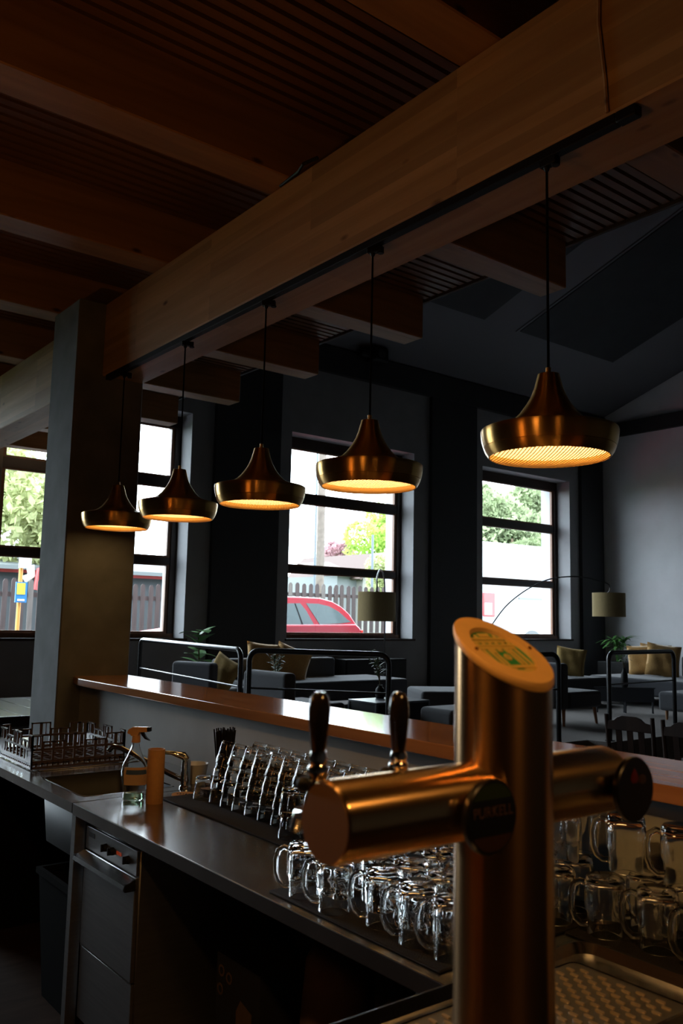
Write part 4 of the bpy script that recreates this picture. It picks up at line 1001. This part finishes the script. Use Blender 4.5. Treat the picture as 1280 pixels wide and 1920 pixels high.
arc_lamp([bp_]+pts[::-1][0:]+[(c.x, c.y, c.z+.17)], c, .252, .37, bp_, 'arc floor lamp sweeping right in front of the rightmost window')
# loudspeaker high on the wall band
c = aty(697, 668, 10.95)
ls = thing('wall_speaker', 'black loudspeaker high on the dark wall band', 'loudspeaker', (c.x, 11.1, c.z))
MB().box(c.x-.10, c.x+.26, 10.78, 11.02, c.z-.12, c.z+.16).build('cabinet', m_blackmat, ls, bevel=.06, segs=3)
MB().box(c.x-.30, c.x-.06, 10.85, 11.02, c.z-.06, c.z+.08).build('side_horn', m_blackmat, ls, bevel=.05, segs=3)
MB().box(c.x-.03, c.x+.15, 11.0, 11.1, c.z-.06, c.z+.06).build('bracket', m_blackmat, ls)
MB().cyl((c.x+.08, 10.782, c.z+.02), (c.x+.08, 10.772, c.z+.02), .08, n=24).build('grille', m_dark, ls)

# ------------------------------------------------------------------ wooden chairs in the aisle
def wood_chair(x, y, az, lab):
    t = thing('wooden_chair', lab, 'chair', (0, 0, 0), 'dark wooden chairs by the bar')
    w2, d2 = .19, .20
    for sx_ in (-1, 1):
        MB().tube([(sx_*w2, -d2, 0), (sx_*w2, -d2+.01, .45), (sx_*(w2+.005), -d2-.04, .92)], [.019, .021, .017], 8).build('back_post', m_chairwood, t)
        MB().box(sx_*w2-.018, sx_*w2+.018, d2-.04, d2, 0, .44).build('leg', m_chairwood, t, bevel=.004)
    MB().box(-w2-.02, w2+.02, -d2-.0, d2+.01, .43, .465).build('seat', m_chairwood, t, bevel=.01)
    prof = [(-.19, .80), (.19, .80), (.19, .865), (.13, .875), (.10, .90), (.06, .915), (-.06, .915), (-.10, .90), (-.13, .875), (-.19, .865)]
    MB().prism3([(px, -d2-.045+.03*(0), z) for px, z in prof], (0, .022, 0)).build('top_rail', m_chairwood, t, bevel=.004)
    MB().box(-w2, w2, -d2-.008, -d2+.012, .53, .57).build('lower_rail', m_chairwood, t, bevel=.003)
    for px in (-.095, 0, .095): MB().prism3([(px-.024, -d2-.004, .56), (px+.024, -d2-.004, .56), (px+.024, -d2-.038, .82), (px-.024, -d2-.038, .82)], (0, .012, 0)).build('back_slat', m_chairwood, t)
    for yy in (-1, 1): MB().box(yy*w2-.01, yy*w2+.01, -d2, d2, .18, .21).build('stretcher', m_chairwood, t)
    t.location = (x, y, 0); t.rotation_euler.z = az
wood_chair(6.36, 4.10, R(-84), 'dark wooden chair with upright back slats, leftmost of the group')
wood_chair(6.38, 3.60, R(-88), 'dark wooden chair cut by the right edge, nearest the bar top')
wood_chair(7.2, 4.12, R(88), 'dark wooden chair at the right edge, behind the other two')
# ------------------------------------------------------------------ plank table left of the pillar
tb = thing('plank_table', 'dark plank table with a metal frame left of the pillar', 'table', (2.3, 8.4, 0))
m_plank = wood('dark_plank', (.026, .017, .018), (.015, .009, .01), (.02, .01, .01), axis='Y', knots=False, rough=.18, bumps=.02)
m_plank.node_tree.nodes['Principled BSDF'].inputs['Specular IOR Level'].default_value = .3
for k in range(8): MB().box(1.30+k*.245, 1.30+k*.245+.238, 7.62, 9.25, .715, .75).build('plank', m_plank, tb, bevel=.004)
b = MB()
for bx in ((1.36, 3.20, 7.70, 7.74), (1.36, 3.20, 9.13, 9.17), (1.36, 1.40, 7.74, 9.13), (3.16, 3.20, 7.74, 9.13)): b.box(*bx, .65, .71)
b.build('apron', m_black, tb, smooth=False)
for (x, y) in ((1.38, 7.72), (3.18, 7.72), (1.38, 9.15), (3.18, 9.15)): MB().box(x-.025, x+.025, y-.025, y+.025, 0, .65).build('leg', m_black, tb, bevel=.004)
bn = thing('bench', 'black bench on the near side of the plank table', 'bench', (2.2, 7.25, 0))
MB().box(1.5, 3.0, 7.08, 7.42, .42, .46).build('seat', m_plank, bn, bevel=.006)
for x in (1.6, 2.9):
    for y in (7.12, 7.38): MB().box(x-.02, x+.02, y-.02, y+.02, 0, .42).build('leg', m_black, bn, bevel=.003)

# ================================================================== OUTSIDE
m_asph = mat('street_asphalt', (.11, .11, .115), .9, noise=.15, nscale=2)
m_grass = mat('verge_grass', (.07, .11, .03), .95, noise=.4, nscale=3)
tag(struct(MB().box(-60, 90, 11.95, 19.6, GZ-.2, GZ).build('ground_street', m_asph, smooth=False)), None)
struct(MB().box(-60, 110, 19.6, 110, GZ-.2, GZ+.03).build('ground_verge', m_grass, smooth=False))
m_picket = mat('brown_picket', (.040, .026, .024), .8, noise=.3, nscale=4, stretch=(6, 6, .5))
m_picket_p = mat('weathered_picket', (.085, .072, .064), .8, noise=.3, nscale=4, stretch=(6, 6, .5))
def fence(y, pxa, pxb, pitch_px, gap, ztop, lab, jit):
    xa, xb = aty(pxa, 1100, y).x, aty(pxb, 1100, y).x
    mid = (pxa+pxb)/2; pitch = aty(mid+pitch_px, 1100, y).x-aty(mid, 1100, y).x
    t = thing('picket_fence', lab, 'fence', ((xa+xb)/2, y, GZ)); L_ = xb-xa; wv = pitch*(1-gap)
    me = MB().prism3([(-wv/2, 0, 0), (wv/2, 0, 0), (wv/2, 0, ztop-GZ-.13), (wv*.2, 0, ztop-GZ-.08), (-wv*.2, 0, ztop-GZ-.08), (-wv/2, 0, ztop-GZ-.13)], (0, .025, 0))
    me1 = me.mesh('picket', m_picket, smooth=False); me2 = me.mesh('picket', m_picket_p, smooth=False)
    random.seed(jit); k = 0; x = xa
    while x < xb:
        o = bpy.data.objects.new('picket', me2 if random.random() < .15 else me1); COL.objects.link(o); o.parent = t
        o.location = (x-(xa+xb)/2, 0, .06+random.uniform(-.015, .03)); o.rotation_euler.y = random.uniform(-.012, .012); x += pitch
    for z in (GZ+.35, ztop-.38): MB().box(xa-.1, xb+.1, y+.03, y+.07, z, z+.10).build('rail', m_picket, t, smooth=False)
    x = xa
    while x < xb+.1: MB().box(x-.05, x+.05, y+.07, y+.17, GZ, ztop-.1).build('post', m_picket, t, smooth=False); x += 2.2
fence(18.4, -60, 345, 15.2, .42, aty(275, 1095, 18.4).z, 'brown picket fence seen through the window behind the pillar', 2)
fence(20.5, 520, 765, 11.4, .42, aty(640, 1097, 20.5).z, 'brown picket fence behind the red car', 3)
# ---- red estate car
m_red = mat('car_red', (.36, .006, .02), .35, coat=.3)
m_cglass = mat('car_glass', (.10, .13, .13), .05, spec=.7)
m_tyre = mat('tyre', (.015, .015, .015), .8)
CY0, CY1 = 13.6, 15.25
car = thing('car', 'red estate car parked outside the middle window', 'car', (aty(560, 1150, CY0).x-.5, 14.4, GZ))
def cpt(px, py): p = aty(px, py, CY0); return p.x, p.z
xr_, _ = cpt(680, 1180); zbelt = cpt(600, 1171)[1]; zroof = cpt(575, 1119)[1]
low = [(xr_-.06, GZ+.32), (xr_, GZ+.45), (xr_, zbelt-.22), (xr_-.05, zbelt-.05), (xr_-.18, zbelt+.02), (xr_-3.0, zbelt-.02), (xr_-3.25, zbelt-.06), (xr_-4.2, zbelt-.20), (xr_-4.4, zbelt-.32), (xr_-4.45, GZ+.42), (xr_-4.35, GZ+.25), (xr_-.3, GZ+.25)]
MB().prism3([(x, CY0, z) for x, z in low], (0, CY1-CY0, 0)).build('body', m_red, car, bevel=.05, segs=3)
cab = [cpt(668, 1166), cpt(660, 1150), cpt(648, 1137), cpt(632, 1127), cpt(610, 1121), cpt(575, 1119)]
cab = [(xr_-.10, zbelt-.03)]+cab+[(xr_-2.3, zroof-.01), (xr_-2.75, zroof-.12), (xr_-3.35, zbelt-.06)]
def tum(z): return .16*max(0, (z-zbelt))/(zroof-zbelt)
b = MB(); n_ = len(cab)
vs = [(x, CY0+.03+tum(z), z) for x, z in cab]+[(x, CY1-.03-tum(z), z) for x, z in cab]
b.add(vs, [tuple(range(n_)), tuple(range(n_, 2*n_))[::-1]]+[(i, (i+1) % n_, n_+(i+1) % n_, n_+i) for i in range(n_)])
b.build('cabin', m_red, car, bevel=.03, segs=2)
def cwin(pts, nm):
    P = [cpt(*p) for p in pts]
    MB().prism3([(x, CY0+.026+tum(z), z) for x, z in P], (0, .01, 0)).build(nm, m_cglass, car, smooth=False)
cwin(((582, 1131), (605, 1132), (625, 1137), (641, 1147), (655, 1162), (661, 1166), (640, 1169), (601, 1171), (596, 1160)), 'quarter_window')
cwin(((500, 1132), (571, 1131), (580, 1145), (590, 1171), (500, 1174)), 'rear_door_window')
MB().prism3([(x, CY0+.022+tum(z), z) for x, z in (cpt(560, 1131.5), cpt(562, 1131.5), cpt(570, 1172), cpt(567, 1172))], (0, .008, 0)).build('window_divider', m_blackmat, car, smooth=False)
cwin(((440, 1136), (494, 1132), (494, 1174), (420, 1175)), 'front_door_window')
for x in (xr_-.85, xr_-3.55):
    for y in (CY0+.02, CY1-.22):
        wo = MB().cyl((x, y, GZ+.31), (x, y+.2, GZ+.31), .31, n=28).build('wheel', m_tyre, car)
        MB().cyl((x, y-.012, GZ+.31), (x, y, GZ+.31), .19, n=20).build('hubcap', m_steel_d, wo)
MB().box(xr_-.05, xr_+.01, CY0-.005, CY0+.12, zbelt-.36, zbelt-.1).build('tail_light', mat('tail_red', (.6, .02, .02), .2), car, bevel=.01)
# ---- white van
m_van = mat('van_white', (.21, .215, .22), .35, coat=.4)
VY0 = 15.6; vx0 = aty(903, 1120, VY0).x; vzt = aty(960, 1020, VY0).z; vz = lambda py: aty(950, py, VY0).z
van = thing('van', 'white panel van parked outside the rightmost window', 'van', (vx0+2.7, VY0+1, GZ))
vp = [(vx0, GZ+.4), (vx0, vzt-.12), (vx0+.06, vzt), (vx0+3.9, vzt+.02), (vx0+4.4, vzt-.25), (vx0+5.0, GZ+1.35), (vx0+5.6, GZ+1.1), (vx0+5.7, GZ+.45), (vx0+5.5, GZ+.3), (vx0+.1, GZ+.3)]
MB().prism3([(x, VY0, z) for x, z in vp], (0, 2.0, 0)).build('body', m_van, van, bevel=.07, segs=3)
xl = lambda px: aty(px, 1130, VY0).x
MB().box(xl(905)-.0, xl(927), VY0-.03, VY0+.10, vz(1157), vz(1113)).build('tail_light', mat('tail_red', (.6, .02, .02), .2), van, bevel=.03)
MB().box(xl(907), xl(920), VY0-.034, VY0-.02, vz(1153), vz(1132)).build('tail_lens', m_white, van)
MB().box(xl(934), vx0+3.6, VY0-.012, VY0+.01, vz(1063), vz(1060)).build('roof_seam', m_steel_d, van)
MB().box(xl(972), vx0+3.6, VY0-.02, VY0+.01, vz(1123), vz(1119)).build('slide_rail', mat('van_trim', (.10, .11, .11), .6), van)
MB().box(xl(940), vx0+5.2, VY0-.02, VY0+.01, vz(1158), vz(1152)).build('side_moulding', mat('van_grey', (.40, .42, .41), .6), van)
b = MB()
MB().box(vx0-.015, vx0+.03, VY0+.1, VY0+1.9, vz(1090), vz(1058)).build('rear_window', m_cglass, van)
for x in (xl(997), vx0+4.6):
    for y in (VY0-.01, VY0+1.8):
        wo = MB().cyl((x, y, GZ+.36), (x, y+.22, GZ+.36), .36, n=28).build('wheel', m_tyre, van)
    MB().cyl((x, VY0-.022, GZ+.36), (x, VY0-.004, GZ+.36), .44, n=32).build('wheel_arch', mat('van_arch', (.08, .085, .085), .7), van)
# ---- sign post
g = aty(36, 1120, 15.2); sp_ = thing('sign_post', 'orange post with a blue and yellow sign outside the window', 'sign', (g.x, 15.2, GZ))
MB().cyl((g.x, 15.2, GZ), (g.x, 15.2, aty(36, 1042, 15.2).z), .035, n=14).build('post', mat('orange_post', (.55, .27, .06), .6), sp_)
a, c = aty(28, 1091, 15.2), aty(47, 1130, 15.2); s_ = MB().box(a.x, c.x, 15.13, 15.155, c.z, a.z).build('blue_sign', mat('sign_blue', (.03, .18, .42), .5), sp_)
a2, c2 = aty(30, 1093, 15.2), aty(44, 1115, 15.2); MB().box(a2.x, c2.x, 15.122, 15.13, c2.z, a2.z).build('yellow_field', mat('sign_yellow', (.60, .52, .06), .5), s_)
a2, c2 = aty(30, 1123, 15.2), aty(43, 1127, 15.2); MB().box(a2.x, c2.x, 15.122, 15.13, c2.z, a2.z).build('white_line', m_white, s_)
a, c = aty(35, 1038, 15.2), aty(56, 1066, 15.2); MB().box(a.x, c.x, 15.13, 15.155, c.z, a.z).build('white_board', m_white, sp_)
# ---- shed, house, poles
y = 22.; xa, xb = aty(-80, 1100, y).x, aty(335, 1100, y).x; zr = aty(275, 1079, y).z
sh = thing('shed', 'grey shed with a pale roof behind the picket fence', 'shed', ((xa+xb)/2, y+2, GZ))
MB().box(xa, xb, y, y+4, GZ, zr).build('wall', mat('shed_grey', (.028, .031, .035), .8), sh, smooth=False)
MB().prism3([(xa-.3, y-.35, zr-.02), (xb+.3, y-.35, zr-.02), (xb+.3, y+4.3, zr+.75), (xa-.3, y+4.3, zr+.75)], (0, 0, .1)).build('roof', mat('shed_roof', (.09, .10, .10), .8), sh, smooth=False)
zz = aty(275, 1083, y).z; MB().box(xa, xb, y-.03, y, zz-.03, zz+.05).build('red_stripe', mat('stripe_red', (.42, .05, .05), .6), sh, smooth=False)
a = aty(59, 1060, 21.5); MB().tube([(a.x, 21.6, a.z), (a.x+.05, 21.6, a.z-.25), (a.x-.12, 21.6, a.z-.35)], .1, 12).build('white_pipe', m_white, sh)
a = aty(72, 1068, 21.5); MB().tube([(a.x+.3, 21.5, a.z+.1), (a.x, 21.5, a.z), (a.x-.05, 21.5, a.z-.5)], .05, 10).build('red_pipe', mat('pipe_red', (.5, .05, .05), .5), sh)
y = 33.; xa, xb = aty(632, 1090, y).x, aty(722, 1090, y).x; ze = aty(640, 1080, y).z; zp_ = aty(690, 1044, y).z
hs = thing('house', 'small pale house with a gable beyond the fence', 'house', ((xa+xb)/2, y+3, GZ))
MB().box(xa, xb, y, y+6, GZ, ze).build('wall', mat('house_pale', (.13, .14, .145), .8), hs, smooth=False)
xg0, xg1 = aty(668, 1090, y).x, aty(722, 1090, y).x; xm = aty(691, 1090, y).x
MB().prism3([(xg0, y-.5, GZ), (xg1, y-.5, GZ), (xg1, y-.5, ze), (xm, y-.5, zp_), (xg0, y-.5, ze)], (0, 6, 0)).build('gable_wing', mat('house_white', (.20, .19, .175), .8), hs, smooth=False)
m_roof = mat('roof_brown', (.07, .045, .038), .8)
MB().prism3([(xa-.3, y-.4, ze), (xg0, y-.4, ze+.0), (xg0+.6, y+3, zp_-.25), (xa-.3, y+3, zp_-.45)], (0, 0, .12)).build('roof', m_roof, hs, smooth=False)
MB().prism3([(xg0-.3, y-.75, ze-.18), (xm, y-.75, zp_), (xm, y-.75, zp_+.16), (xg0-.45, y-.75, ze-.12)], (0, 6.4, 0)).build('roof', m_roof, hs, smooth=False)
MB().prism3([(xg1+.3, y-.75, ze-.18), (xm, y-.75, zp_), (xm, y-.75, zp_+.16), (xg1+.45, y-.75, ze-.12)], (0, 6.4, 0)).build('roof', mat('roof_pale', (.19, .18, .17), .8), hs, smooth=False)
def pole(px, y, r_, ztop, lab, mt, nm='utility_pole'):
    g = aty(px, 1100, y); tag(MB().tube([(g.x, y, GZ), (g.x, y, ztop)], [r_, r_*.85], 16).build(nm, mt), lab, 'pole')
pole(599, 27, .17, 11.5, 'thick pale brown pole seen through the middle window', mat('pole_pale', (.115, .09, .075), .9, noise=.25, nscale=6))
pole(589, 24.5, .045, 10.5, 'thin grey mast beside the thick pale pole', mat('mast_grey', (.09, .105, .12), .6))
pole(697, 23, .05, 4.55, 'thin grey lamp post above the picket fence', mat('mast_grey', (.09, .105, .12), .6))
# ---- trees: crown of leaf blades (nobody could count them) and a trunk
def tree(px, py, y, rx, rz, mt, lab, n, leaf, seed, trunk=True, nm='tree'):
    c = aty(px, py, y); t = thing(nm, lab, 'tree', (c.x, y, GZ), 'trees outside'); random.seed(seed); b = MB()
    lobes = [(Vector((0, 0, 0)), 1.0)]
    for k in range(9):
        a = random.uniform(0, 6.28); lobes.append((Vector((math.cos(a)*rx*.6, math.sin(a)*rx*.6, random.uniform(-.6, .7)*rz)), random.uniform(.35, .6)))
    vs = []; fs = []
    for i in range(n):
        lc, ls_ = random.choice(lobes); u = Vector((random.gauss(0, 1), random.gauss(0, 1), random.gauss(0, 1))).normalized()*random.uniform(.6, 1)**.5
        p = c+lc+Vector((u.x*rx*ls_, u.y*rx*ls_, u.z*rz*ls_))
        if p.z < GZ+.05: continue
        d1 = Vector((random.gauss(0, 1), random.gauss(0, 1), random.gauss(0, 1))).normalized(); d2 = d1.cross(Vector((random.gauss(0, 1), random.gauss(0, 1), random.gauss(0, 1)))).normalized()
        s_ = leaf*random.uniform(.8, 1.7); k = len(vs)
        vs += [p-d1*s_, p+d2*s_*.55, p+d1*s_, p-d2*s_*.55]; fs.append((k, k+1, k+2, k+3))
    b.add(vs, fs); tag(b.build('crown', mt, t, smooth=False), kind='stuff')
    MB().tube([(c.x, y, GZ), (c.x+.05, y, (GZ+c.z)/2), (c.x, y, c.z)], [.16, .12, .05], 10).build('trunk', m_stem, t)
def foliage(M):
    nt = M.node_tree; p = nt.nodes['Principled BSDF']; o = nt.nodes['Material Output']; tl = N(nt, 'ShaderNodeBsdfTranslucent')
    src = p.inputs['Base Color'].links[0].from_socket; nt.links.new(src, tl.inputs[0]); p.inputs['Specular IOR Level'].default_value = .1
    ad = N(nt, 'ShaderNodeAddShader'); nt.links.new(p.outputs[0], ad.inputs[0]); nt.links.new(tl.outputs[0], ad.inputs[1]); nt.links.new(ad.outputs[0], o.inputs[0])
m_t1 = mat('tree_fresh', (.19, .27, .06), .8, noise=.4, nscale=1.5); m_t2 = mat('tree_purple', (.22, .13, .14), .8, noise=.3, nscale=1.5)
m_t3 = mat('tree_conifer', (.13, .155, .085), .8, noise=.4, nscale=1.5); m_t4 = mat('tree_dusty', (.22, .235, .12), .8, noise=.3, nscale=1.5)
for M_ in (m_t1, m_t2, m_t3, m_t4): foliage(M_)
tree(634, 1040, 44, 1.15, 1.15, m_t2, 'purple-leaved tree behind the fence', 4000, .10, 31)
tree(700, 1040, 40, 1.9, 1.7, m_t1, 'bright green tree behind the small house', 6000, .12, 32)
tree(735, 1010, 41, 1.5, 1.9, m_t1, 'tall bright green tree at the right of the middle window', 4000, .12, 36)
tree(722, 1075, 29, .9, 1.1, m_t4, 'pale feathery shrub right of the small house', 4000, .07, 33)
tree(925, 985, 27, 1.7, 1.7, m_t3, 'dark conifer at the left of the rightmost window', 6000, .11, 41)
tree(968, 985, 29, 1.9, 1.8, m_t4, 'dusty green conifer in the middle of the rightmost window', 6000, .11, 42)
tree(1015, 975, 28, 1.9, 2.0, m_t3, 'dark conifer at the right of the rightmost window', 6000, .11, 43)
tree(960, 1010, 25, 2.6, 1.0, m_t3, 'clipped green hedge top above the white van', 6000, .10, 45, nm='hedge')
tree(916, 958, 33, .5, 1.3, m_t3, 'slim pointed conifer above the hedge', 2000, .10, 44)
tree(55, 960, 23, 1.5, 2.0, m_t4, 'pale green bush in the window left of the pillar', 6000, .10, 51)
